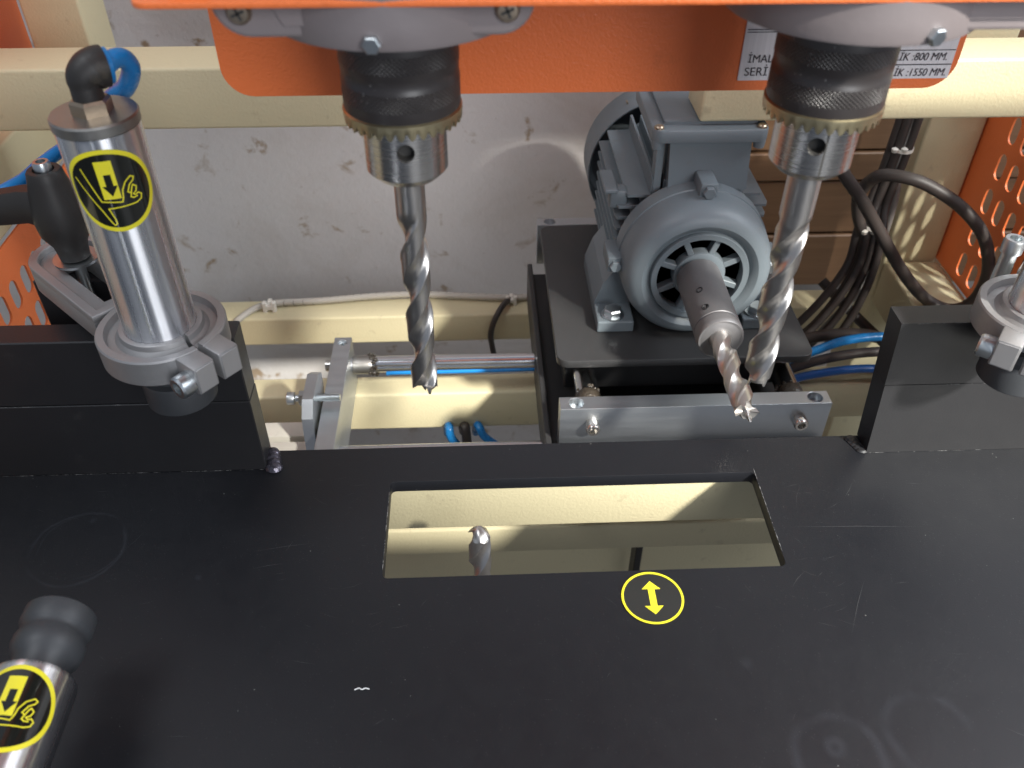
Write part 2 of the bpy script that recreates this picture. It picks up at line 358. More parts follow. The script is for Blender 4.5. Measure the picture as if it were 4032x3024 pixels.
# ================================================================== WORK TABLE
tb = empty('work_table', (0, 0, 0), 'large black painted steel table plate with a rectangular slot and two upright fences', 'table')
obj('table_plate', plate([(-0.95, -0.35), (1.05, -0.35), (1.05, 0.459), (-0.95, 0.459)], [rrect(-0.0654, 0.1917, 0.3421, 0.4246, 0.0035)], -0.010, 0.0, 0.0003), 'table', tb, smooth=30)
obj('fence_bar', B().box(-0.80, -0.1538, 0.440, 0.460, 0.0002, 0.0644, 0.0006), 'fence', tb, smooth=0)
obj('fence_bar', B().box(-0.80, -0.1540, 0.4402, 0.460, 0.0648, 0.1168, 0.0008), 'fence', tb, smooth=0)
m_xz = Matrix(((1, 0, 0, 0), (0, 0, 1, 0), (0, 1, 0, 0), (0, 0, 0, 1)))   # prism in XZ, thickness along Y
obj('fence_bar', B().prism([(0.2782, 0.0002), (0.85, 0.0002), (0.85, 0.0644), (0.2737, 0.0644)], 0.4405, 0.4600, m_xz), 'fence', tb, smooth=0)
obj('fence_bar', B().prism([(0.2736, 0.0648), (0.85, 0.0648), (0.85, 0.1166), (0.2700, 0.1166)], 0.4407, 0.4600, m_xz), 'fence', tb, smooth=0)
def edge_wear(x0, x1, y, z, n, nm='paint_chip', vertical=False):
    b = B()
    for i in range(n):
        t = random.uniform(x0, x1); l = random.choice((0.0006, 0.001, 0.0016, 0.003, 0.006, 0.012)); k_ = max(3, int(l / 0.0008))
        up = []; dn = []
        for q in range(k_ + 1):
            u = q / k_; a = math.sin(PI * u) * random.uniform(0.00004, 0.00022)
            if vertical: up.append((y + a, t + l * u, z)); dn.append((y - a, t + l * u, z))
            else: up.append((t + l * u, y, z + a)); dn.append((t + l * u, y, z - a * 0.6))
        vs = [b.bm.verts.new(p) for p in up + dn[::-1][1:-1]]
        b.bm.faces.new(vs)
    o = obj(nm, b, 'edge', tb, smooth=0); o['kind'] = 'stuff'; return o
M['scratch'] = flat('scratched_paint', (0.065, 0.066, 0.07), 0.5)
M['edge'] = flat('bare_edge', (0.30, 0.30, 0.30), 0.5)
edge_wear(-0.36, -0.1545, 0.4398, 0.0646, 12); edge_wear(0.275, 0.36, 0.4402, 0.0646, 9)
edge_wear(-0.36, -0.1545, 0.4397, 0.0005, 60); edge_wear(0.279, 0.40, 0.4402, 0.0004, 14); edge_wear(0.272, 0.40, 0.4404, 0.1165, 16)
edge_wear(0.345, 0.418, -0.0657, 0.0004, 26, vertical=True); edge_wear(0.345, 0.418, 0.1920, 0.0004, 22, vertical=True)
b = B()
for i in range(4):
    z = 0.0010 + i * 0.0009; rr = 0.0066 - 0.00040 * i
    m = Matrix.Translation((-0.1495 - 0.0003 * i + random.uniform(-.0006, .0006), 0.4410 + 0.0040 * i, z)) @ Matrix.Rotation(random.uniform(0, 3), 4, 'Z') @ Matrix.Diagonal((1, 0.85, 0.62, 1))
    b.lathe([(0, -rr), (rr * .55, -rr * .83), (rr * .87, -rr * .5), (rr, 0), (rr * .87, rr * .5), (rr * .55, rr * .83), (0, rr)], 16, m)
obj('weld_bead', b, 'weld', tb)
b = B()
for i in range(5):
    rr = 0.0034
    m = Matrix.Translation((0.2762 - 0.0012 * i, 0.443 + 0.003 * i, 0.0006)) @ Matrix.Diagonal((1.4, 1, 0.6, 1))
    b.lathe([(0, -rr), (rr * .7, -rr * .7), (rr, 0), (rr * .7, rr * .7), (0, rr)], 12, m)
obj('weld_bead', b, 'fence', tb)
# round arrow sticker
st = obj('arrow_sticker', B().lathe([(0.0192, 0.0002), (0.0192, 0.0005), (0, 0.0005)], 64, Matrix.Translation((0.1020, 0.3207, 0))), 'sticker_black', tb)
obj('sticker_border', plate(circ(0.1020, 0.3207, 0.0192, 64), [circ(0.1020, 0.3207, 0.0178, 64)], 0.0006, 0.0008), 'yellow', st, smooth=0)
ax, ay, aw, ah, al = 0.1020, 0.3207, 0.0021, 0.0058, 0.0122
arr = [(-aw, -al + .006), (-ah, -al + .006), (0, -al), (ah, -al + .006), (aw, -al + .006), (aw, al - .006), (ah, al - .006), (0, al), (-ah, al - .006), (-aw, al - .006)]
obj('double_arrow', plate([(ax + x, ay + y) for x, y in arr], [], 0.0006, 0.0008), 'yellow', st, smooth=0)
sb_ = B()
rs = random.Random(5)
for i in range(110):
    near = rs.random() < 0.55
    x, y = (rs.choice((-0.08, 0.205)) + rs.gauss(0, 0.03), rs.uniform(0.30, 0.43)) if near else (rs.uniform(-0.33, 0.40), rs.uniform(0.15, 0.45))
    if -0.068 < x < 0.194 and 0.338 < y < 0.428: continue
    a = rs.gauss(0.1, 0.7); l = rs.uniform(0.002, 0.016) * (1.6 if rs.random() < 0.15 else 1); w2 = rs.uniform(0.00004, 0.00011)
    p0 = Vector((x, y, 0.00025)); d_ = Vector((math.cos(a), math.sin(a), 0)); n_ = Vector((-d_.y, d_.x, 0)); pm = p0 + d_ * l / 2 + n_ * l * rs.uniform(-.06, .06); p1 = p0 + d_ * l
    vs = [sb_.bm.verts.new(q_) for q_ in (p0, pm - n_ * w2, p1, pm + n_ * w2)]; sb_.bm.faces.new(vs)
for x0, y0, x1, y1 in ((0.200, 0.3735, 0.292, 0.3700), (-0.152, 0.366, -0.110, 0.372), (-0.150, 0.352, -0.128, 0.356), (0.215, 0.288, 0.238, 0.330)):
    d_ = Vector((x1 - x0, y1 - y0, 0)); n_ = Vector((-d_.y, d_.x, 0)).normalized() * 0.00013; p0 = Vector((x0, y0, 0.0003)); pm = p0 + d_ * 0.55 + n_ * 5
    sb_.bm.faces.new([sb_.bm.verts.new(q_) for q_ in (p0, pm - n_, p0 + d_, pm + n_)])
sco = obj('scratches', sb_, 'scratch', tb, 0); sco['kind'] = 'stuff'
fk = tube([(-0.0755, 0.2655, 0.0006), (-0.073, 0.2662, 0.001), (-0.0712, 0.2652, 0.0012), (-0.0695, 0.2660, 0.001), (-0.0672, 0.2656, 0.0006)], 0.00035, 8, 5)
tag(obj('paper_shred', fk, 'fleck'), 'tiny curled white shred lying on the black table below the slot', 'shred')

# ================================================================== DRILL BITS
def bit_mesh(D, L_flute, L_total, lead, point=False, n=72):
    """tip at z=0 pointing -Z, shank to z=L_total"""
    R_ = D / 2; b = B(); rings = []
    zs = [0.0] ; steps = int(L_flute / lead * 44); zlist = [L_flute * i / steps for i in range(steps + 1)]
    a_fl = math.radians(52)
    for z in zlist + [L_flute + 0.003, L_flute + 0.006, L_total]:
        tw = min(z, L_flute + 0.006) / lead * 2 * PI; ring_ = []
        fade = max(0.0, min(1.0, (L_flute + 0.003 - z) / 0.010))
        for i in range(n):
            th = 2 * PI * i / n
            d = min(abs(th - PI / 2), abs(th - 3 * PI / 2)); r = R_
            if d < a_fl:
                u = (th - PI / 2) % PI
                if u > PI / 2: u -= PI
                u = u / a_fl                                   # -1..1
                dep = (1 - abs(u) ** 2.2) ** 0.9 if u < 0 else (1 - u ** 5) ** 1.0
                r = R_ * (1 - 0.44 * max(0, dep) * fade)
            elif d < a_fl + 0.30 and (((th - PI / 2) % PI) < PI / 2): r = R_
            else: r = R_ * (1 - 0.035 * (1 if fade > 0.5 else 0))
            zz = z
            if z == 0.0:   # end face: spurs at the rim, hollow toward the web
                zz = 0.0035 if r > 0.8 * R_ else 0.0050
                if r > 0.9 * R_ and abs(d - a_fl) < 0.22: zz = 0.0008
            elif z < 0.0055: zz = max(z, 0.0052)
            if point and z < 0.008: zz = max(z, 0.0085 * r / R_ + (0.0006 if z > 0 else 0))
            ring_.append(b.bm.verts.new((r * math.cos(th + tw), r * math.sin(th + tw), zz)))
        rings.append(ring_)
    for a, c_ in zip(rings, rings[1:]):
        for i in range(n): b.bm.faces.new((a[i], a[(i + 1) % n], c_[(i + 1) % n], c_[i]))
    ctr = b.bm.verts.new((0, 0, -0.0005 if point else 0.0045))
    for i in range(n): b.bm.faces.new((rings[0][(i + 1) % n], rings[0][i], ctr))
    b.bm.faces.new(rings[-1])
    if not point: b.lathe([(0, -0.0022), (R_ * 0.20, 0.001), (R_ * 0.30, 0.0052)], 8, cap=False)
    return b
def drill(label, D, Lf, Lt, lead, mat, spin=0.0, point=False):
    o = obj('drill_bit', bit_mesh(D, Lf, Lt, lead, point), 'bit_steel', smooth=34)
    o.matrix_world = mat @ Matrix.Rotation(spin, 4, 'Z'); return tag(o, label, 'drill bit', 'twist drill bits of the machine')
XL, XR, YC = -0.0325, 0.1593, 0.3825
drill('long vertical twist drill bit in the left chuck, tip hanging above the table', 0.0149, 0.111, 0.150, 0.074, Matrix.Translation((XL, YC, 0.1222)), 2.6)
drill('long vertical twist drill bit in the right chuck, in front of the grey motor', 0.0164, 0.105, 0.150, 0.074, Matrix.Translation((XR, YC, 0.1225)), 1.3)
drill('horizontal twist drill bit pointing at the camera out of the motor coupling', 0.0178, 0.085, 0.115, 0.074, along((0.190, 0.4550, 0.027), (0, 1, 0)), 0.5)
lb = drill('stubby upward pointing drill bit tip showing inside the table slot', 0.0158, 0.09, 0.13, 0.080, along((-0.0041, 0.3825, -0.0005), (0, 0, -1)), 0.9, True)
# ================================================================== CHUCKS
def chuck(x, label, spin):
    t = empty('drill_chuck', (x, YC, 0.2505), label, 'drill chuck', 'keyed drill chucks')
    R1 = 0.0262
    obj('sleeve', B().lathe([(0.0225, 0.0402), (0.0258, 0.0405), (R1, 0.0415), (R1, 0.0545), (R1 - .0003, 0.0550), (R1 - .0003, 0.0600), (R1, 0.0605), (R1, 0.0790), (R1 - .0006, 0.0800), (R1 - .0020, 0.0820), (0, 0.0820)], 96, Matrix.Translation((0, 0, 0))), 'knurl', t)
    t.children[0].data.transform(Matrix.Translation((0, 0, 0)))
    # toothed ring
    b = B(); nt = 34; n = nt * 6; rows_ = []
    for (r0, z0, tooth) in ((R1 - 0.0002, 0.0410, 0), (R1 + 0.0006, 0.0404, 0), (R1 + 0.0006, 0.0378, 0), (R1 + 0.0002, 0.0340, 1), (0.0205, 0.0345, 1), (0.0190, 0.0365, 0)):
        row = []
        for i in range(n):
            ph = i % 6; up = (0.0030 if ph in (0, 1) else (0.0010 if ph in (2, 5) else 0.0)) * tooth
            a = 2 * PI * i / n; row.append(b.bm.verts.new((r0 * math.cos(a), r0 * math.sin(a), z0 + up)))
        rows_.append(row)
    for p, q in zip(rows_, rows_[1:]):
        for i in range(n): b.bm.faces.new((p[i], p[(i + 1) % n], q[(i + 1) % n], q[i]))
    obj('gear_ring', b, 'brass_ring', t, smooth=30)
    # nose with key hole facing the camera
    Rn = 0.0192; b = B(); na, rows_ = 96, []
    prof = [(Rn, 0.0375), (Rn, 0.0108), (Rn - 0.0006, 0.0100), (0.0145, 0.0062), (0.0125, 0.0056), (0.0072, 0.0052)]
    ca = math.atan2(-YC, -x) + spin; d = Vector((math.cos(ca), math.sin(ca), 0))
    p0 = d * (Rn - 0.006); p0.z = 0.0250
    b = B().lathe(prof, 120); bmesh.ops.recalc_face_normals(b.bm, faces=b.bm.faces[:]); me = bpy.data.meshes.new('nose'); b.bm.to_mesh(me)
    b2 = B().lathe([(0.0038, 0.0), (0.0038, 0.0052), (0.0047, 0.0066), (0.0047, 0.012)], 40, along(p0, d)); bmesh.ops.recalc_face_normals(b2.bm, faces=b2.bm.faces[:]); mc = bpy.data.meshes.new('cut'); b2.bm.to_mesh(mc)
    no = bpy.data.objects.new('nose', me); co = bpy.data.objects.new('cut', mc); COL.objects.link(no); COL.objects.link(co)
    md = no.modifiers.new('b', 'BOOLEAN'); md.operation = 'DIFFERENCE'; md.object = co; md.solver = 'EXACT'
    dg = bpy.context.evaluated_depsgraph_get(); me2 = bpy.data.meshes.new_from_object(no.evaluated_get(dg))
    bpy.data.objects.remove(no); bpy.data.objects.remove(co)
    ns = obj('nose', me2, 'steel', t, 25); me2.materials.append(M['hole'])
    for f in me2.polygons:
        q = f.center - p0; ax_ = q.dot(d); rad = (q - d * ax_).length
        if rad < 0.00395 and ax_ < 0.0056: f.material_index = 1
    return t
chuck(XL, 'left black and silver drill chuck with brassy toothed ring, in front of the plain wall', -0.02)
chuck(XR, 'right black and silver drill chuck with brassy toothed ring, in front of the rating plate', 0.10)
# ================================================================== DRILL HEADS (gearbox undersides)
def head(x, fx0, fx1, label, boltx, nx):
    t = empty('gearbox_housing', (x, YC, 0.3330), label, 'drill head', 'grey drill heads')
    o = Matrix.Translation((0, 0, 0))
    obj('bearing_boss', B().lathe([(0, -0.0015), (0.0500, -0.0015), (0.0528, -0.0006), (0.0535, 0.0010), (0.0540, 0.0085), (0.0540, 0.030), (0, 0.030)], 72), 'housing', t)
    # cover plate with rounded corners, facing the operator
    y = 0.3395 - YC; z0 = 0.3352 - 0.333 - 0.0005
    me = plate(rrect(fx0 - x, fx1 - x, z0, z0 + 0.080, 0.0135, 8), [], 0, 0.010, 0.0015); me.transform(m_xz); me.transform(Matrix.Translation((0, y, 0))); me.flip_normals()
    cv = obj('cover_plate', me, 'housing', t)
    w_ = fx1 - fx0; xa = fx0 - x
    b = B().prism([(xa + w_ * 0.22, z0 + 0.0048), (xa + w_ * 0.80, z0 + 0.0048), (xa + w_ * 0.86, z0 + 0.018), (xa + w_ * 0.16, z0 + 0.018)], y - 0.0012, y + 0.001, m_xz)
    obj('raised_panel', b, 'housing', cv, smooth=0)
    for sx in (xa + 0.0105, xa + w_ - 0.0105):
        s_ = obj('screw', B().lathe([(0.0048, 0), (0.0046, 0.0012), (0.0036, 0.0026), (0, 0.0030)], 24, along((sx, y, z0 + 0.0098), (0, -1, 0))), 'screw', cv)
        c_ = B()
        for a in (0.4, 0.4 + PI / 2):
            c_.box(-0.0026, 0.0026, -0.0005, 0.0005, 0.0018, 0.00325, mat=along((sx, y, z0 + 0.0098), (0, -1, 0)) @ Matrix.Rotation(a, 4, 'Z'))
        obj('cross_slot', c_, 'hole', s_, smooth=0)
    d = Vector((boltx - x, -0.0535, 0)).normalized(); p = d * 0.0530; p.z = 0.0030
    b = B(); hexprof(b, 0.0036, 0, 0.0035, along(p, (d + Vector((0, 0, -0.1))).normalized()))
    obj('bolt', b, 'zinc', t, smooth=0)
head_0 = head(XL, -0.0970, 0.0235, 'left grey drill head casting hanging below the orange hood', -0.0375, 0)
head(XR, 0.1430, 0.2640, 'right grey drill head casting with bright bolt, above the rating plate', 0.1755, 0)
# ================================================================== ORANGE HOOD + NAMEPLATE
hd = empty('orange_hood', (0.06, 0.47, 0.26), 'orange textured hood panel with rounded lower corners behind the two chucks', 'hood')
me = plate(rrect(-0.1355, 0.2660, 0.2592, 0.3485, 0.016, 8, (0, 0, 1, 1)), [], -0.001, 0.001, 0.0003); me.transform(m_xz); me.transform(Matrix.Translation((0, 0.471, 0)))
o = obj('back_panel', me, 'orange', hd); o.matrix_parent_inverse = Matrix.Translation(-hd.location)
me = plate(rrect(-0.1225, 0.62, 0.3285, 0.4720, 0.006, 5), [], 0.3488, 0.3510, 0.0004)
o = obj('top_sheet', me, 'orange', hd); o.matrix_parent_inverse = Matrix.Translation(-hd.location)
o = obj('head_light_blocker', B().box(-0.118, 0.455, 0.352, 0.466, 0.3520, 0.558, 0.004, 2), 'orange', hd); o.matrix_parent_inverse = Matrix.Translation(-hd.location)  # unseen box, added to block the sunbeam from part of the right beam
o = obj('upper_light_blocker', B().box(-0.118, 0.680, 0.352, 0.466, 0.560, 1.00, 0.004, 2), 'orange', hd); o.matrix_parent_inverse = Matrix.Translation(-hd.location)  # unseen box, added to keep the sunbeam off the wall beside the motor
npl = empty('rating_plate', (0.1445, 0.4695, 0.2652), 'brushed metal rating plate with dark Turkish lettering on the orange hood', 'sign')
def npart(nm, b, m, par=npl):
    o = obj(nm, b, m, par, smooth=0); o.matrix_parent_inverse = Matrix.Translation(-npl.location); return o
npart('metal_sheet', B().box(0.1445, 0.2622, 0.4690, 0.4698, 0.2652, 0.3400, 0.0001), 'plate')
def text(body, x, z, h, par, width=None, shear=0.0):
    c = bpy.data.curves.new('t', 'FONT'); c.body = body; c.size = 1; c.shear = shear; c.offset = 0.0
    o = bpy.data.objects.new('t', c); me = bpy.data.meshes.new_from_object(o); bpy.data.objects.remove(o)
    xs = [v.co.x for v in me.vertices]; 
    s_ = h / 0.70; sx = s_ if width is None else width / (max(xs) - min(xs))
    for v in me.vertices: v.co = Vector((x + (v.co.x - min(xs)) * sx, 0.4686, z + v.co.y * s_))
    return npart('lettering', me, 'ink', par)
text('İMAL', 0.1484, 0.2752, 0.0043, npl, 0.0135)
text('SERİ NO', 0.1476, 0.2680, 0.0046, npl, 0.0250)
text('GENİŞLİK :800 MM.', 0.2130, 0.2742 + 0.0012, 0.0042, npl, 0.0452, 0.15)
text('YÜKSEKLİK :1550 MM.', 0.2100, 0.2668, 0.0042, npl, 0.0500, 0.15)
b = B(); b.box(0.2085, 0.2618, 0.4686, 0.4689, 0.2728, 0.2733); b.box(0.2085, 0.2618, 0.4686, 0.4689, 0.2807, 0.2811); b.box(0.1455, 0.2618, 0.4686, 0.4689, 0.2925, 0.2929); b.box(0.1455, 0.2618, 0.4686, 0.4689, 0.2912, 0.2915)
npart('ruled_line', b, 'ink')
# ================================================================== PNEUMATIC CLAMPS
def decal(parent, R0, az, zc, rr, zsign=1):
    """round pinch-hazard sticker wrapped on a cylinder (axis local Z)"""
    def W(u, v, lift):   # u,v in metres on the unrolled skin
        a = az + u / R0 * zsign; r = R0 + lift
        return Vector((r * math.cos(a), r * math.sin(a), zc + v * zsign))
    def patch(nm, gen, lift, m, par):
        b = B()
        for quad in gen:
            b.bm.faces.new([b.bm.verts.new(W(u, v, lift)) for u, v in quad])
        bmesh.ops.remove_doubles(b.bm, verts=b.bm.verts[:], dist=1e-6)
        return obj(nm, b, m, par, smooth=60)
    def disc(r0, r1, nr=6, n=72):
        for i in range(nr):
            a, c_ = r0 + (r1 - r0) * i / nr, r0 + (r1 - r0) * (i + 1) / nr
            for j in range(n):
                t0, t1 = 2 * PI * j / n, 2 * PI * (j + 1) / n
                q = [(a * math.cos(t0), a * math.sin(t0)), (c_ * math.cos(t0), c_ * math.sin(t0)), (c_ * math.cos(t1), c_ * math.sin(t1)), (a * math.cos(t1), a * math.sin(t1))]
                if a < 1e-9: q = q[1:]
                yield q
    def stroke(pts, wd):
        for (x0, y0), (x1, y1) in zip(pts, pts[1:]):
            L = math.hypot(x1 - x0, y1 - y0) or 1e-9; nx, ny = -(y1 - y0) / L * wd / 2, (x1 - x0) / L * wd / 2; ex, ey = (x1 - x0) / L * wd * .3, (y1 - y0) / L * wd * .3
            k_ = max(1, int(L / 0.002))
            for i in range(k_):
                a, c_ = i / k_, (i + 1) / k_
                ax_, ay_, bx_, by_ = x0 - ex + (x1 - x0 + 2 * ex) * a, y0 - ey + (y1 - y0 + 2 * ey) * a, x0 - ex + (x1 - x0 + 2 * ex) * c_, y0 - ey + (y1 - y0 + 2 * ey) * c_
                yield [(ax_ + nx, ay_ + ny), (ax_ - nx, ay_ - ny), (bx_ - nx, by_ - ny), (bx_ + nx, by_ + ny)]
    def rect(x0, x1, y0, y1):
        k_ = max(1, int(abs(x1 - x0) / 0.0015))
        for i in range(k_):
            a, c_ = x0 + (x1 - x0) * i / k_, x0 + (x1 - x0) * (i + 1) / k_
            yield [(a, y0), (c_, y0), (c_, y1), (a, y1)]
    s_ = patch('hazard_sticker', disc(0, rr, 8), 0.00012, 'sticker_black', parent)
    patch('sticker_border', disc(rr * 0.895, rr, 2), 0.00024, 'yellow', s_)
    q = rr / 290.0   # drawing units -> metres; drawing y points down
    f = lambda P: [(x * q, -y * q) for x, y in P]
    patch('arrow_block', rect(-55 * q, 52 * q, -52 * q, 212 * q), 0.00024, 'yellow', s_)
    patch('arrow', list(rect(-18 * q, 26 * q, 40 * q, 120 * q)) + [[(-42 * q, 40 * q), (4 * q, -32 * q), (4 * q, 40 * q)], [(4 * q, 40 * q), (4 * q, -32 * q), (50 * q, 40 * q)]], 0.00036, 'sticker_black', s_)
    lines = [[(-150, -160), (-75, 65), (50, 80), (62, 50), (70, 0), (98, -50), (140, -80), (160, -68), (150, -48), (120, -25), (98, 20), (112, 30)],
             [(-210, -95), (-90, 130), (-50, 222), (-38, 240), (-22, 228), (-25, 195), (-45, 118), (60, 112), (135, 108), (170, 92), (180, 62), (162, 45), (140, 55), (128, 45), (150, 30), (160, 0), (140, -18), (128, 0), (108, 60), (125, 70), (150, 66)]]
    gen = []
    for L in lines: gen += list(stroke(f(L), 8.5 * q))
    patch('hand_outline', gen, 0.00030, 'yellow', s_)
def wobj(nm, b, m, par, smooth=35, root=None):
    o = obj(nm, b, m, par, smooth)
    if root is None or par is root: o.matrix_parent_inverse = Matrix.Translation(-par.location)
    return o
def clamp(cx, cy, piv, lug_ang, label, full, zt=0.150, cap_z=0.2765):
    t = empty('pneumatic_clamp', (cx, cy, 0.1025), label, 'clamp', 'pneumatic hold down clamps'); L = lambda z: z - 0.1025
    R0 = 0.0200
    tu = obj('cylinder_tube', B().lathe([(R0 - .001, L(0.128)), (R0, L(0.1285)), (R0, L(cap_z - 0.0062))], 96), 'chrome', t, 40)
    obj('end_cap', B().lathe([(0.0195, L(cap_z - 0.0062)), (0.0206, L(cap_z - 0.0054)), (0.0207, L(cap_z - .0010)), (0.0200, L(cap_z)), (0, L(cap_z))], 72), 'cap', t)
    obj('rubber_foot', B().lathe([(0, -0.0065), (0.0196, -0.0065), (0.0207, -0.0055), (0.0207, 0.0115), (0.0200, 0.0130), (0.0165, 0.0140), (0.0160, 0.020), (0, 0.020)], 64), 'rubber', t)
    obj('piston_rod', B().lathe([(0.006, 0.02), (0.006, 0.027)], 24), 'steel', t)
    # bracket ring with groove, split and lugs
    br = B(); g = 0.052
    prof = [(R0 + .0002, L(zt - 0.0175)), (0.0346, L(zt - 0.0175)), (0.0360, L(zt - 0.016)), (0.0362, L(zt - 0.001)), (0.0354, L(zt)), (0.0314, L(zt)), (0.0304, L(zt - 0.0042)), (0.0262, L(zt - 0.0042)), (0.0240, L(zt - 0.002)), (0.0232, L(zt + 0.0010)), (0.0222, L(zt + 0.0015)), (R0 + .0002, L(zt + 0.0015))]
    prof.append(prof[0])
    rot = Matrix.Rotation(lug_ang, 4, 'Z')
    br.lathe(prof, 90, rot, cap=False, a0=g, a1=2 * PI - g)
    for e in (g, -g):   # close the split faces
        br.bm.faces.new([br.bm.verts.new(rot @ Vector((r * math.cos(e), r * math.sin(e), z))) for r, z in prof[:-1]])
    bk = obj('bracket', br, 'cast', t, 30)
    for sg in (1, -1):
        b = B().box(0.0300, 0.0490, min(sg * 0.0016, sg * 0.0150), max(sg * 0.0016, sg * 0.0150), L(zt - 0.0185), L(zt - 0.0003), 0.0012, 2, rot)
        obj('split_lug', b, 'cast', bk)
        obj('sawn_face', B().box(0.0488, 0.0493, min(sg * 0.0028, sg * 0.0138), max(sg * 0.0028, sg * 0.0138), L(zt - 0.0172), L(zt - 0.0016), 0.0001, 1, rot), 'cut_cast', bk, smooth=0)
    dirn = Vector(rot @ Vector((0, -1, 0, 0)))[:3] if False else (rot.to_3x3() @ Vector((0, -1, 0)))
    hp = rot @ Vector((0.0420, -0.0150, L(zt - 0.0115)))
    bo = socket_head(bk, along(hp, dirn), 0.0068, 0.0085, 'zinc')
    # arm: long stadium with slot
    p = Vector((piv[0] - cx, piv[1] - cy)); Ld = p.length; an = math.atan2(p.y, p.x)
    Rw, rw = 0.0240, 0.0088
    outer = [(0.034, -Rw)] + [(Ld + Rw * math.cos(a_), Rw * math.sin(a_)) for a_ in [-PI / 2 + PI * i / 20 for i in range(21)]] + [(0.034, Rw)]
    hole = [(0.050, -rw)] + [(Ld + rw * math.cos(a_), rw * math.sin(a_)) for a_ in [-PI / 2 + PI * i / 12 for i in range(13)]] + [(0.050, rw)]
    me1 = plate(outer, [hole], L(zt - 0.018), L(zt - 0.0035), 0.0008)
    Ri = Rw - 0.006
    inner = [(0.0395, -Ri)] + [(Ld + Ri * math.cos(a_), Ri * math.sin(a_)) for a_ in [-PI / 2 + PI * i / 20 for i in range(21)]] + [(0.0395, Ri)]
    me2 = plate(outer, [inner], L(zt - 0.0045), L(zt + 0.0005), 0.0008)
    bm_ = B().mesh(me1).mesh(me2); R_ = Matrix.Rotation(an, 4, 'Z')
    for v in bm_.bm.verts: v.co = R_ @ v.co
    obj('bracket_arm', bm_, 'cast', bk, 30)
    return t, L, tu
LA = math.atan2(0.3829 - 0.412, -0.1485 + 0.1837)
cl, L, tu = clamp(-0.1830, 0.412, (-0.2610, 0.4890), LA, 'left upright chrome air cylinder clamp with pinch hazard sticker, above the left fence', True)
decal(tu, 0.0200, math.atan2(-0.412, 0.183) - 0.17, L(0.2440), 0.0218)
nut = B(); hexprof(nut, 0.0098, L(0.2765), L(0.2835), Matrix.Rotation(0.55, 4, 'Z')); ft = obj('fitting_nut', nut, 'screw', cl, 0)
obj('elbow_fitting', tube([(0, 0, L(0.281)), (0, 0, L(0.2865)), (0.0005, 0.001, L(0.2925)), (0.0050, 0.0050, L(0.2955)), (0.0085, 0.0075, L(0.2955))], 0.0076, 24, 8, rfun=lambda t_: 0.95 + 0.32 * min(1, max(0, (t_ - 0.35) / 0.3))), 'plastic', cl)
obj('release_collar', tube([(0.0085, 0.0075, L(0.2955)), (0.0102, 0.0087, L(0.2954))], 0.0084, 24, 1), 'blue_hose', cl)
# clamping lever on the left clamp
px, py = -0.2535 + 0.183, 0.4820 - 0.412
lev = B().lathe([(0.0090, 0.0025), (0.0096, 0.0085), (0.0104, 0.0125), (0.0146, 0.0205), (0.0156, 0.0300), (0.0145, 0.0410), (0.0108, 0.0560), (0.0102, 0.0600), (0.0092, 0.0615), (0.0062, 0.0615), (0.0060, 0.0585), (0, 0.0585)], 48, Matrix.Translation((px, py, L(0.1510))))
lo = obj('clamp_lever', lev, 'plastic', cl)
hb = B(); n0 = 0
path = [(px - 0.004, py, L(0.1875), 0.0130), (px - 0.018, py, L(0.1900), 0.0105), (px - 0.035, py - 0.001, L(0.1885), 0.0098), (px - 0.075, py - 0.004, L(0.1855), 0.0095), (px - 0.10, py - 0.005, L(0.185), 0.0110)]
rr_ = []
for (x, y, z, h_) in path:
    rr_.append([hb.bm.verts.new((x, y + a * h_ * 0.75, z + c_ * h_)) for a, c_ in ((-.6, -1), (-1, -.5), (-1, .5), (-.6, 1), (.6, 1), (1, .5), (1, -.5), (.6, -1))])
for a, c_ in zip(rr_, rr_[1:]):
    for i in range(8): hb.bm.faces.new((a[i], a[(i + 1) % 8], c_[(i + 1) % 8], c_[i]))
hb.bm.faces.new(rr_[0][::-1]); hb.bm.faces.new(rr_[-1]); obj('handle', hb, 'plastic', lo, 40)
so_ = socket_head(lo, Matrix.Translation((px, py, L(0.2085))), 0.0050, 0.0090, 'zinc')
obj('washer', B().lathe([(0.0135, L(0.1508)), (0.0137, L(0.1525)), (0, L(0.1526))], 40, Matrix.Translation((px, py, 0))), 'zinc', cl)
obj('threaded_stud', tube([(px, py, L(0.120)), (px, py, L(0.151))], 0.0036, 16, 1), 'zinc', cl)
# block behind the fence carrying the arm
tag(obj('mounting_block', B().box(-0.290, -0.2240, 0.487, 0.536, 0.02, 0.1316, 0.0012), 'fence', smooth=0), 'black steel block behind the left fence carrying the clamp arm', 'block')
tag(obj('mounting_block', B().box(0.402, 0.47, 0.487, 0.536, 0.02, 0.1296, 0.0012), 'fence', smooth=0), 'black steel block behind the right fence', 'block')
# right clamp
cr, L2, tu2 = clamp(0.3340, 0.4100, (0.4050, 0.4900), math.radians(-128), 'right upright air cylinder clamp at the photo edge, above the right fence', True)
pb = B().lathe([(0.0048, 0), (0.0048, 0.028), (0.0064, 0.0285), (0.0066, 0.0365), (0.0058, 0.038), (0.0036, 0.038), (0.0034, 0.0345), (0, 0.0345)], 32, Matrix.Translation((0.3335 - 0.334, 0.458 - 0.410, L2(0.1300))))
obj('stop_bolt', pb, 'zinc', cr)
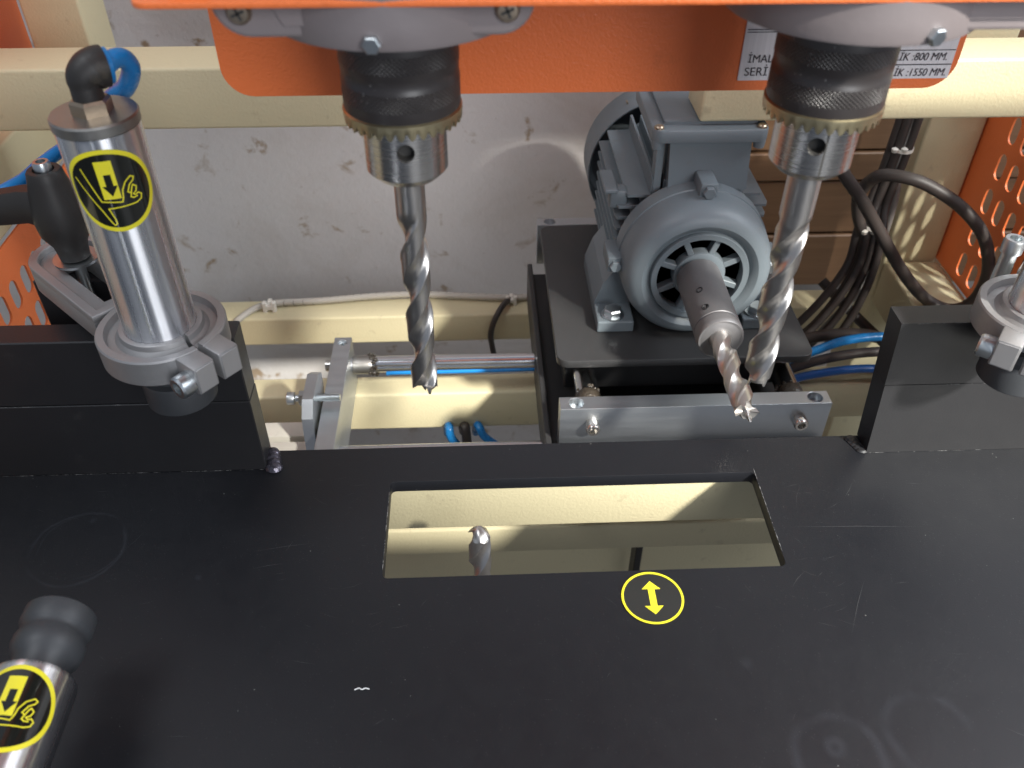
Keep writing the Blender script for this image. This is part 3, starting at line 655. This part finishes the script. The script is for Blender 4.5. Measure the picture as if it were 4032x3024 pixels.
# lower-left clamp cylinder lying on its side
A = Vector((-0.2225, 0.2800, 0.060)); Bp = Vector((-0.2225, 0.2360, 0.060))
axd = (A - Bp).normalized()
hc = bpy.data.objects.new('side_clamp', None); COL.objects.link(hc); hc.empty_display_size = .02
hc['label'] = 'chrome air cylinder lying level at the lower left corner with a black rubber foot'; hc['category'] = 'clamp'
hc.matrix_world = along(A, -axd)      # local +Z runs back from the foot to the operator
obj('rubber_foot', B().lathe([(0, 0), (0.0165, 0), (0.0178, 0.0015), (0.0180, 0.0095), (0.0168, 0.0115), (0.0160, 0.0135), (0.0163, 0.0150), (0.0175, 0.0185), (0.0176, 0.0220), (0.0165, 0.0265), (0.0140, 0.0300), (0.0136, 0.0400), (0, 0.0400)], 64), 'rubber', hc)
tu3 = obj('cylinder_tube', B().lathe([(0.0136, 0.0385), (0.0190, 0.0385), (0.0198, 0.0392), (0.0205, 0.0415), (0.0205, 0.30), (0, 0.30)], 96), 'chrome', hc, 40)
# ================================================================== MOTOR
mx, mz = 0.1925, 0.0255
mo = empty('electric_motor', (mx, 0.70, -0.041), 'grey finned electric motor with terminal box, standing on the black slide plate', 'motor')
mo.location.z = -0.0412; AZ = mz + 0.0412
ML = Matrix.Translation((0, -0.70, 0.070))    # motor local: axis at (0,*,0.07)
ay_ = lambda y, x=0, z=0: along((x, y - 0.70, AZ + z), (0, 1, 0))   # local Z -> +Y starting at world y
bell = [(0.0375, 0.0025), (0.0378, 0.0005), (0.0425, 0.0), (0.0432, 0.0012), (0.0434, 0.0045), (0.0445, 0.0045), (0.0470, 0.0010), (0.0510, -0.0012), (0.0555, -0.0006), (0.0600, 0.0025), (0.0635, 0.0075), (0.0656, 0.0140), (0.0664, 0.0220), (0.0666, 0.0340), (0.0678, 0.0345), (0.0680, 0.0500), (0.0600, 0.0510), (0.055, 0.049), (0.050, 0.020), (0.0375, 0.016), (0.0375, 0.0025)]
obj('end_bell', B().lathe(bell, 96, ay_(0.634), cap=False), 'motor_grey', mo, 28)
hub = B().lathe([(0.0195, 0.0), (0.0225, 0.0008), (0.0235, 0.004), (0.0235, 0.018), (0.0, 0.018)], 48, ay_(0.636))
obj('bearing_hub', hub, 'motor_grey', mo)
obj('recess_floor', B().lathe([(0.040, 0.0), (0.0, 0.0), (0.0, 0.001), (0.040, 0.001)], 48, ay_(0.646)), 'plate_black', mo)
for i in range(8):
    b = B().box(0.0225, 0.0390, -0.0027, 0.0027, 0.0015, 0.012, 0.0006, 1, ay_(0.6365) @ Matrix.Rotation(2 * PI * i / 8 + 0.35, 4, 'Z')); obj('spoke', b, 'motor_grey', mo)
for a, dr in ((88, 0), (180, 0), (-88, 0), (-4, 0)):
    c_, s_ = math.cos(math.radians(a)), math.sin(math.radians(a)); x, z = 0.0710 * c_, 0.0710 * s_
    b = B().box(-0.0075, 0.0075, -0.0070, 0.0085, 0, 0.032, 0.0016, 2, along((x, 0.657 - 0.70, AZ + z), (0, 1, 0)) @ Matrix.Rotation(math.radians(-a - 90), 4, 'Z'))
    lg = obj('bolt_lug', b, 'motor_grey', mo)
    hb = B(); hexprof(hb, 0.0056, 0, 0.0048, along((x, 0.657 - 0.70, AZ + z), (0, -1, 0))); hb.lathe([(0.0064, 0), (0.0064, 0.0007)], 20, along((x, 0.657 - 0.70, AZ + z), (0, -1, 0)))
    obj('bolt', hb, 'zinc' if a < -50 or a == -4 else 'motor_grey', lg, 0)
obj('stator_body', B().lathe([(0.0, 0.0), (0.0600, 0.0), (0.0610, 0.002), (0.0610, 0.150), (0, 0.150)], 64, ay_(0.684)), 'motor_grey', mo)
finme = None
fx = [(-1, q_) for q_ in (-0.050, -0.039, -0.028, -0.017, -0.006, 0.005, 0.016, 0.027, 0.038, 0.049)] + [(1, q_) for q_ in (-0.050, -0.039, -0.028, -0.017, -0.006, 0.005, 0.016, 0.027, 0.038, 0.049)]
for sx, zq in fx:
    xo = 0.0665 if abs(zq) < 0.040 else 0.0590; xi = math.sqrt(max(0.0590 ** 2 - zq ** 2, 0.02 ** 2)) - 0.002
    b = B().prism([(sx * xi, 0.692), (sx * xo, 0.692), (sx * (xo + 0.002), 0.697), (sx * (xo + 0.002), 0.826), (sx * xi, 0.828)], AZ + zq - 0.0012, AZ + zq + 0.0012, Matrix.Translation((0, -0.70, 0)))
    obj('fin', b, 'motor_grey', mo, 0)
for q_ in (-0.038, -0.028, 0.032, 0.042):
    xo = 0.0640; xi = math.sqrt(0.0590 ** 2 - q_ ** 2) - 0.002
    b = B().prism([(xi, 0.692), (xo, 0.692), (xo + 0.002, 0.697), (xo + 0.002, 0.826), (xi, 0.828)], q_ - 0.0012, q_ + 0.0012, Matrix(((0, 0, 1, 0), (0, 1, 0, -0.70), (1, 0, 0, AZ), (0, 0, 0, 1))))
    obj('fin', b, 'motor_grey', mo, 0)
obj('fan_cover', B().lathe([(0.0745, 0.0), (0.0757, 0.0), (0.0757, 0.044), (0.070, 0.052), (0.0, 0.053), (0, 0.051), (0.069, 0.050), (0.0745, 0.043)], 80, ay_(0.838), cap=False), 'motor_grey', mo, 40)
b = B()
for a in (200, 250, 320): b.box(-0.002, 0.002, -0.0005, 0.001, 0, 0.006, mat=ay_(0.853) @ Matrix.Rotation(math.radians(-a + 20), 4, 'Z') @ Matrix.Translation((0.0757, 0, 0)))
obj('cover_clip', b, 'screw', mo, 0)
# terminal box
bx = obj('terminal_box', B().prism([(0.1655, 0.085), (0.2345, 0.085), (0.2315, 0.1330), (0.1625, 0.1330)], 0.682, 0.764, Matrix.Translation((-mx, -0.70, 0.041)) @ m_xz), 'motor_grey', mo, 20)
nk = B().box(0.1655, 0.2335, 0.686, 0.760, 0.060, 0.0865, 0.002, 2, Matrix.Translation((-mx, -0.70, 0.041))); obj('box_pedestal', nk, 'motor_grey', bx)
wl = lambda: Matrix.Translation((-mx, -0.70, 0.041))
me = plate(rrect(0.1455, 0.2430, 0.6735, 0.772, 0.008, 5), [], 0.1322, 0.1435, 0.0012); me.transform(wl()); lid = obj('lid', me, 'motor_grey', bx)
obj('lid_crown', B().box(0.1560, 0.236, 0.6860, 0.768, 0.143, 0.1462, 0.003, 2, wl()), 'motor_grey', bx)
for x, y in ((0.1512, 0.6795), (0.2370, 0.6795)):
    obj('lid_screw', B().lathe([(0.0042, 0), (0.0040, 0.0016), (0.0028, 0.0026), (0, 0.0028)], 20, wl() @ Matrix.Translation((x, y, 0.1434))), 'screw', bx)
    obj('screw_boss', B().lathe([(0.0045, 0), (0.0052, 0.006), (0.0052, 0.0075)], 20, wl() @ Matrix.Translation((x, y, 0.1262))), 'motor_grey', bx)
gp = B().prism([(0.690, 0.062), (0.704, 0.062), (0.706, 0.1292), (0.692, 0.1292)], 0.1545, 0.1605, wl() @ Matrix(((0, 0, 1, 0), (1, 0, 0, 0), (0, 1, 0, 0), (0, 0, 0, 1)))); obj('cable_gland_rib', gp, 'motor_grey', bx, 0)
# small cast lugs on the left of the body
b = B().box(0.118, 0.134, 0.696, 0.712, 0.060, 0.078, 0.003, 2, wl()); b.box(0.112, 0.124, 0.690, 0.730, 0.078, 0.082, 0.001, 1, wl()); obj('lifting_lug', b, 'motor_grey', mo)
# feet
for sx, nm in ((-1, ''), (1, '')):
    cxm = 0.0675 * sx
    pr = [(cxm - 0.017, 0.0), (cxm + 0.017, 0.0), (cxm + 0.017, 0.013), (cxm - sx * 0.006, 0.040), (cxm - sx * 0.022, 0.062), (cxm - 0.016 * sx, 0.030), (cxm - 0.017, 0.013)]
    if sx < 0: pr = [(cxm + 0.017, 0.0), (cxm + 0.017, 0.014), (cxm + 0.030, 0.058), (cxm + 0.006, 0.058), (cxm - 0.010, 0.034), (cxm - 0.017, 0.013), (cxm - 0.017, 0.0)]
    else: pr = [(cxm - 0.017, 0.0), (cxm + 0.017, 0.0), (cxm + 0.017, 0.013), (cxm + 0.010, 0.034), (cxm - 0.006, 0.058), (cxm - 0.030, 0.058), (cxm - 0.017, 0.014)]
    fb = B().prism(pr, 0.676 - 0.70, 0.760 - 0.70, m_xz); fb.box(cxm - 0.017, cxm + 0.017, 0.646 - 0.70, 0.677 - 0.70, 0.0, 0.012, 0.0015, 2)
    ff = obj('foot', fb, 'motor_grey', mo, 0)
    hb = B(); hexprof(hb, 0.0085, 0.0135, 0.0200, Matrix.Translation((cxm - 0.002, 0.657 - 0.70, 0)) @ Matrix.Rotation(0.3, 4, 'Z')); hb.lathe([(0.0105, 0.012), (0.0105, 0.0135)], 28, Matrix.Translation((cxm - 0.002, 0.657 - 0.70, 0)))
    obj('foot_bolt', hb, 'zinc', ff, 0)
# coupling
cpz = 0.0270
cp = tag(obj('shaft_coupling', B().lathe([(0.0075, 0.0), (0.0160, 0.0), (0.0178, 0.0012), (0.0186, 0.0035), (0.0186, 0.0120), (0.0182, 0.0128), (0.0188, 0.0134), (0.0190, 0.088), (0, 0.088)], 64, Matrix()), 'dark_steel'), 'dark steel sleeve coupling between the grey motor and the horizontal drill bit', 'coupling')
cp.matrix_world = along((0.1905, 0.5440, cpz), (0, 1, 0))
for yy in (0.022, 0.046):
    d = Vector((0.1752 - 0.1905, 0, 0.0547 - 0.0300)).normalized()
    dl = cp.matrix_world.to_3x3().inverted() @ d; p = dl * 0.0186 + Vector((0, 0, yy))
    ss = obj('grub_screw', B().lathe([(0.0030, 0), (0.0030, 0.0008), (0.0024, 0.0009), (0.0022, 0.0002), (0, 0.0002)], 20, along(p, dl)), 'black_plain', cp)
obj('end_ring', B().lathe([(0.0162, -0.0002), (0.0178, -0.0002), (0.0186, 0.0010), (0.0189, 0.0040), (0.0189, 0.0110), (0.0180, 0.0112)], 64, Matrix(), cap=False), 'dark_steel', cp)
# ================================================================== SLIDE UNIT
sl = empty('motor_slide', (0.185, 0.60, -0.11), 'black and aluminium slide unit that carries the grey motor on two polished rods', 'slide')
sp_ = lambda nm, b, m, sm=35, par=None: wobj(nm, b, m, par or sl, sm, sl)
me = plate(rrect(0.068, 0.3015, 0.6045, 0.842, 0.011, 6), [], -0.0490, -0.0412, 0.0008); sp_('motor_plate', me, 'plate_black')
for (y0, y1, nm) in ((0.5615, 0.5780, 'f'), (0.8755, 0.8910, 'r')):
    bh = [circ(0.0826, (y0 + y1) / 2, 0.0066, 24), circ(0.2946, (y0 + y1) / 2, 0.0066, 24)]
    me = plate([(0.0680, y0), (0.3075, y0), (0.3075, y1), (0.0680, y1)], bh, -0.112, -0.060, 0.0005)
    bar = sp_('end_bar', me, 'aluminium', 30)
    for hx in (0.0826, 0.2946): sp_('bolt_hole', B().lathe([(0.0066, 0), (0, 0)], 20, Matrix.Translation((hx, (y0 + y1) / 2, -0.068)), cap=False), 'zinc', 0, bar)
for x in (0.0955, 0.2800):
    sp_('guide_rod', tube([(x, 0.5782, -0.0725), (x, 0.8752, -0.0725)], 0.0105, 32, 1), 'rod')
    o = socket_head(sl, along((x + 0.001, 0.5614, -0.0775), (0, -1, 0)), 0.0064, 0.0100, 'steel'); o.matrix_parent_inverse = Matrix.Translation(-sl.location)
    gb = B()
    for i in range(22):
        a = random.uniform(0, 2 * PI); rr = random.uniform(0.0008, 0.0024)
        gb.lathe([(0, -rr), (rr, 0), (0, rr)], 6, Matrix.Translation((x + 0.0105 * math.cos(a), 0.592 + random.uniform(-0.002, 0.006), -0.0725 + 0.0105 * math.sin(a))) @ Matrix.Rotation(a, 4, 'X'))
    gb.lathe([(0.0105, 0.0), (0.0118, 0.002), (0.0116, 0.012), (0.0104, 0.014)], 20, along((x, 0.5790, -0.0725), (0, 1, 0)), cap=False)
    sp_('grease', gb, 'grease', 60)
sp_('bearing_block', B().box(0.078, 0.292, 0.630, 0.822, -0.0945, -0.0492, 0.001), 'black_plain', 0)
sp_('base_plate', B().box(0.0620, 0.3100, 0.5450, 0.8560, -0.1260, -0.1130, 0.001), 'black_plain', 0)
sp_('side_flange', B().box(0.0560, 0.0615, 0.5440, 0.8580, -0.150, -0.1000, 0.0008), 'plate_black', 0)
sp_('front_nut', B().box(0.055, 0.067, 0.520, 0.535, -0.124, -0.108, 0.001), 'aluminium', 0)
# cross rail
rl = empty('cross_rail', (-0.142, 0.63, -0.15), 'aluminium end bar and two polished rods running left to right behind the table', 'rail')
rp = lambda nm, b, m, sm=35, par=None: wobj(nm, b, m, par or rl, sm, rl)
me = plate([(-0.1505, 0.505), (-0.1330, 0.505), (-0.1330, 0.7250), (-0.1505, 0.7250)], [circ(-0.1418, 0.7160, 0.0046, 24)], -0.1575, -0.1000, 0.0005); eb = rp('end_bar', me, 'aluminium', 30)
o = socket_head(eb, Matrix.Translation((-0.1418, 0.7160, -0.1090)), 0.0040, 0.0065, 'zinc')
for y, z in ((0.7060, -0.1215), (0.5800, -0.1265)):
    rp('guide_rod', tube([(-0.1328, y, z), (0.055, y, z)], 0.0085, 32, 1), 'rod')
rp('rod_stub', tube([(-0.1600, 0.7060, -0.1215), (-0.1507, 0.7060, -0.1215)], 0.0060, 20, 1), 'steel')
gb = B()
for i in range(40):
    a = random.uniform(0, 2 * PI); rr = random.uniform(0.0010, 0.0030)
    gb.lathe([(0, -rr), (rr, 0), (0, rr * 1.3)], 6, Matrix.Translation((-0.1115 + random.uniform(-0.004, 0.004), 0.7060 + 0.0100 * math.cos(a), -0.1215 + 0.0100 * math.sin(a))) @ Matrix.Rotation(a * 2, 4, 'X'))
rp('grease', gb, 'grease', 60)
rp('grease_film', B().lathe([(0.0086, 0), (0.0096, 0.001), (0.0100, 0.016), (0.0088, 0.020)], 28, along((-0.1320, 0.7060, -0.1215), (1, 0, 0)), cap=False), 'cap')
b = B()
for i in range(12):
    rr = random.uniform(0.0010, 0.0026); b.lathe([(0, -rr * .5), (rr, 0), (0, rr * .5)], 7, Matrix.Translation((-0.1345 + random.uniform(-0.0014, 0.0012), 0.548 + random.uniform(-0.010, 0.010), -0.0998)))
rp('grease_smear', b, 'cap', 60)
# stop bracket + screw
sb = empty('stop_bracket', (-0.165, 0.62, -0.15), 'small zinc plated stop bracket with a long screw beside the left aluminium bar', 'bracket')
bp = lambda nm, b, m, sm=35, par=None: wobj(nm, b, m, par or sb, sm, sb)
bp('bracket_plate', B().prism([(0.578, -0.160), (0.640, -0.160), (0.655, -0.100), (0.655, -0.088), (0.640, -0.078), (0.604, -0.078), (0.590, -0.090)], -0.1640, -0.1540, Matrix(((0, 0, 1, 0), (1, 0, 0, 0), (0, 1, 0, 0), (0, 0, 0, 1)))), 'aluminium', 0)
b = B(); zt_ = -0.0900; tb_ = B()
tube([(-0.1740, 0.6195, zt_), (-0.1325, 0.6195, zt_)], 0.0034, 16, 1, tb_)
for i in range(26): tb_.lathe([(0.0034, 0), (0.0040, 0.0004), (0.0034, 0.0008)], 14, along((-0.1640 + i * 0.0012, 0.6195, zt_), (1, 0, 0)), cap=False)
sc_ = bp('stop_screw', tb_, 'zinc', 60)
b = B(); hexprof(b, 0.0070, 0, 0.0055, along((-0.1700, 0.6195, zt_), (1, 0, 0))); bp('lock_nut', b, 'zinc', 0)
b = B().lathe([(0.0058, 0), (0.0060, 0.0005), (0.0060, 0.0065), (0.0052, 0.0072), (0.0034, 0.0072), (0.0034, 0.0040), (0, 0.004)], 24, along((-0.1745, 0.6195, zt_), (-1, 0, 0))); bp('screw_head', b, 'zinc', 35)

# ================================================================== CABLES AND HOSES
def cable(name, pts, r, m, label, cat='cable', group=None, n=14): return tag(obj(name, tube(pts, r, n, 8), m, None, 60), label, cat, group)
cable('power_cable', [(0.318, 0.800, 0.135), (0.340, 0.780, 0.085), (0.3533, .765, 0.0596), (0.3783, .76, 0.0303), (0.4074, .76, -0.0069), (0.4423, .755, -0.0521), (0.4749, .75, -0.0842), (0.5020, .742, -0.0935), (0.5180, .735, -0.0776), (0.5210, .735, -0.0426), (0.5050, .74, -0.0036), (0.4785, .75, 0.0233), (0.4441, .76, 0.0427), (0.4194, .77, 0.0481), (0.4010, .785, 0.0415), (0.3950, .80, 0.0150), (0.4020, .805, -0.012), (0.4130, .805, -0.0350)], 0.0063, 'cable', 'thick dark cable curled in a big open loop at the right post')
for i, (dx, dy) in enumerate(((0, 0), (0.010, 0.004), (-0.008, 0.006), (0.004, 0.012), (0.016, -0.002))):
    lb_ = ['front', 'second', 'leftmost', 'rear', 'rightmost'][i]
    cable('bundled_cable', [(0.436 + dx * .6, 0.826 + dy, 0.10), (0.434 + dx * .6, 0.826 + dy, 0.04), (0.428 + dx * .6, 0.822 + dy, -0.010), (0.418 + dx, 0.805 + dy, -0.035), (0.4143 + dx * 1.1, 0.795 + dy, -0.071), (0.3975 + dx * 1.6, 0.785 + dy, -0.1077), (0.3720 + dx * 2.2, 0.775 + dy, -0.1420), (0.345 + dx * 2.6, 0.765 + dy, -0.160)], 0.0045, 'cable', f'{lb_} strand of the dark cable bundle running down the right post', 'cable', 'dark cables bundled down the right post')
cable('light_cable', [(0.446, 0.830, 0.14), (0.443, 0.828, 0.0741), (0.4400, 0.828, 0.04), (0.4460, 0.825, 0.0), (0.446, 0.822, -0.045), (0.440, 0.815, -0.085), (0.418, 0.80, -0.125), (0.392, 0.79, -0.158)], 0.0050, flat('grey_sheath', (0.20, 0.19, 0.18), 0.45), 'pale grey cable beside the dark bundle on the right post')
cable('floor_cable', [(0.330, 0.755, -0.150), (0.360, 0.745, -0.130), (0.395, 0.735, -0.118), (0.430, 0.725, -0.118), (0.470, 0.715, -0.135)], 0.0065, 'cable', 'dark cable arching just above the blue hose right of the motor plate')
cable('floor_cable', [(0.400, 0.84, -0.12), (0.440, 0.80, -0.150), (0.480, 0.76, -0.175)], 0.0060, 'cable', 'dark cable sloping down to the right below the cable bundle')
cable('blue_hose', [(0.310, 0.72, -0.150), (0.335, 0.72, -0.138), (0.3564, .72, -0.1283), (0.3881, .72, -0.1148), (0.4345, .72, -0.1112), (0.50, .72, -0.120)], 0.0048, 'blue_hose', 'blue air hose rising from the motor plate toward the right fence', 'hose')
cable('blue_hose', [(0.310, 0.70, -0.160), (0.345, 0.70, -0.146), (0.40, 0.70, -0.138), (0.45, 0.70, -0.142), (0.50, 0.70, -0.150)], 0.0045, flat('deep_blue', (0.01, 0.09, 0.32), 0.3), 'darker blue air hose under the black hoses right of the motor plate', 'hose')
cable('black_hose', [(0.310, 0.71, -0.156), (0.345, 0.71, -0.138), (0.39, 0.71, -0.126), (0.44, 0.71, -0.124), (0.50, 0.71, -0.135)], 0.0052, 'cable', 'black hose lying between the two blue hoses right of the motor', 'hose')
cable('blue_hose', [(-0.098, 0.700, -0.1290), (-0.0905, 0.700, -0.1280), (-0.06, .70, -.1280), (-0.0192, 0.700, -0.1280), (0.055, 0.700, -0.1272)], 0.0026, 'blue_hose', 'thin blue air hose running just under the rear polished rod', 'hose')
cable('blue_hose', [(-0.040, 0.725, -0.24), (-0.0385, 0.708, -0.212), (-0.0364, 0.694, -0.203), (-0.0346, .690, -0.214), (-0.0225, .69, -0.235), (-0.005, .69, -0.26)], 0.0048, 'blue_hose', 'left blue hose diving under the table edge behind the slot', 'hose')
cable('blue_hose', [(-0.008, 0.725, -0.24), (-0.0070, 0.708, -0.212), (-0.0038, 0.694, -0.203), (0.0035, .690, -0.216), (0.029, .69, -0.238), (0.06, .69, -0.255)], 0.0045, 'blue_hose', 'right blue hose diving under the table edge behind the slot', 'hose')
cable('black_hose', [(-0.022, 0.722, -0.235), (-0.0215, 0.706, -0.212), (-0.0189, 0.694, -0.204), (-0.0175, .69, -0.228), (-0.017, .69, -0.26)], 0.0052, 'cable', 'black hose between the two blue hoses diving under the table edge', 'hose')
cable('blue_hose', [(-0.1738, 0.4200, 0.2958), (-0.1700, 0.4240, 0.2975), (-0.1675, 0.4280, 0.2955), (-0.1678, 0.4330, 0.2886), (-0.1755, 0.4400, 0.2772), (-0.1881, 0.4480, 0.2676), (-0.2080, 0.470, 0.2480), (-0.235, 0.510, 0.2130), (-0.2716, 0.56, 0.1906), (-0.2942, 0.56, 0.1776), (-0.3144, 0.56, 0.1642), (-0.345, 0.55, 0.155), (-0.40, 0.54, 0.150)], 0.0046, 'blue_hose', 'blue air hose curling from the elbow on the left clamp cylinder', 'hose')
wc = cable('sleeved_cable', [(-0.2950, 0.858, -0.180), (-0.2879, 0.861, -0.1715), (-0.2595, 0.8840, -0.1680), (-0.192, 0.8900, -0.1680), (-0.1358, 0.8960, -0.1675), (-0.0786, 0.8980, -0.1670), (-0.0209, 0.8930, -0.1675), (0.0364, 0.8880, -0.1680), (0.0826, 0.8900, -0.1680)], 0.0040, flat('pale_sleeve', (0.46, 0.43, 0.38), 0.5), 'pale spiral wrapped cable lying along the rear cream beam', 'cable')
path = smooth_path([(-0.2595, 0.8840, -0.1680), (-0.192, 0.8900, -0.1680), (-0.1358, 0.8960, -0.1675), (-0.0786, 0.8980, -0.1670), (-0.0209, 0.8930, -0.1675), (0.0364, 0.8880, -0.1680), (0.0826, 0.8900, -0.1680)], 6)
for i in range(2, len(path) - 1):
    d = (path[min(i + 1, len(path) - 1)] - path[i - 1]).normalized(); b = B().lathe([(0.0041, -0.0004), (0.0042, 0), (0.0041, 0.0004)], 14, along(path[i], (d + Vector((0, -0.55, 0.3))).normalized()), cap=False)
    obj('spiral_turn', b, 'cable', wc, 0)
cable('sleeved_cable', [(0.0364, 0.884, -0.1665), (0.0260, 0.862, -0.1640), (0.0165, 0.852, -0.1780), (0.0125, 0.853, -0.1980), (0.0143, 0.856, -0.2200), (0.02, 0.86, -0.26)], 0.0036, 'cable', 'thin dark wrapped cable dropping over the front of the rear cream beam', 'cable')
def tie(loc, label, s_=1.0, rz=0.0):
    m = Matrix.Translation(loc) @ Matrix.Rotation(rz, 4, 'Z')
    b = B().lathe([(0.0056 * s_, -0.002), (0.0060 * s_, -0.002), (0.0060 * s_, 0.002), (0.0056 * s_, 0.002)], 20, m @ Matrix.Rotation(PI / 2, 4, 'Y'))
    t = obj('cable_tie', b, 'nylon', None, 40); tag(t, label, 'cable tie', 'white nylon cable ties')
    b = B(); [b.box(x0 * s_, x1 * s_, -0.010 * s_, -0.0035 * s_, z0 * s_, z1 * s_, 0.0008, 1, m) for x0, x1, z0, z1 in ((-0.008, -0.003, -0.008, -0.002), (0.003, 0.008, -0.008, -0.002), (-0.008, 0.008, -0.0035, 0.003), (-0.008, -0.003, 0.002, 0.007), (0.003, 0.008, 0.002, 0.007))]
    obj('tie_base', b, 'nylon', t, 0)
tie((-0.2545, 0.884, -0.1665), 'white nylon cable clip on the rear cream beam near the left fence')
tie((0.0385, 0.886, -0.1665), 'white nylon cable clip where the thin cable drops over the rear beam', 0.85)
def tie2(c, r, label, ax_):
    t = obj('cable_tie', B().lathe([(r, -0.0018), (r + .0008, -0.0018), (r + .0008, 0.0018), (r, 0.0018)], 28, along(c, ax_), cap=False), 'nylon', None, 40); tag(t, label, 'cable tie', 'white nylon cable ties')
    b = B(); 
    for dx in (-0.012, -0.002): b.lathe([(0, -0.0035), (0.003, -0.002), (0.0035, 0.0015), (0, 0.0035)], 12, Matrix.Translation((c[0] + dx, c[1] - r * 0.85, c[2] + 0.002)))
    obj('tie_head', b, 'nylon', t, 60)
tie2((0.4240, 0.8120, -0.0330), 0.0150, 'white cable tie strapping the dark cable bundle beside the looped cable', (0.3, 0.25, 1))
tie2((0.4410, 0.8300, 0.0500), 0.0105, 'upper white cable tie on the cables just below the right cream beam', (0, 0, 1))
b = B().lathe([(0, 0), (0.0050, 0), (0.0050, 0.014), (0.0042, 0.0145), (0.0042, 0.026), (0, 0.026)], 20, along((0.126, 0.905, 0.098), (-0.25, 0, 1)))
tag(obj('white_fitting', b, 'nylon'), 'small white plastic fitting above the motor fan cover', 'fitting')
# sticker of the side clamp (needs its world matrix)
bpy.context.view_layer.update()
toC = (hc.matrix_world.inverted() @ Vector((0, 0, 0.45))); azc = math.atan2(toC.y, toC.x)
decal(tu3, 0.0205, azc + 0.35, 0.0640, 0.0215, -1)
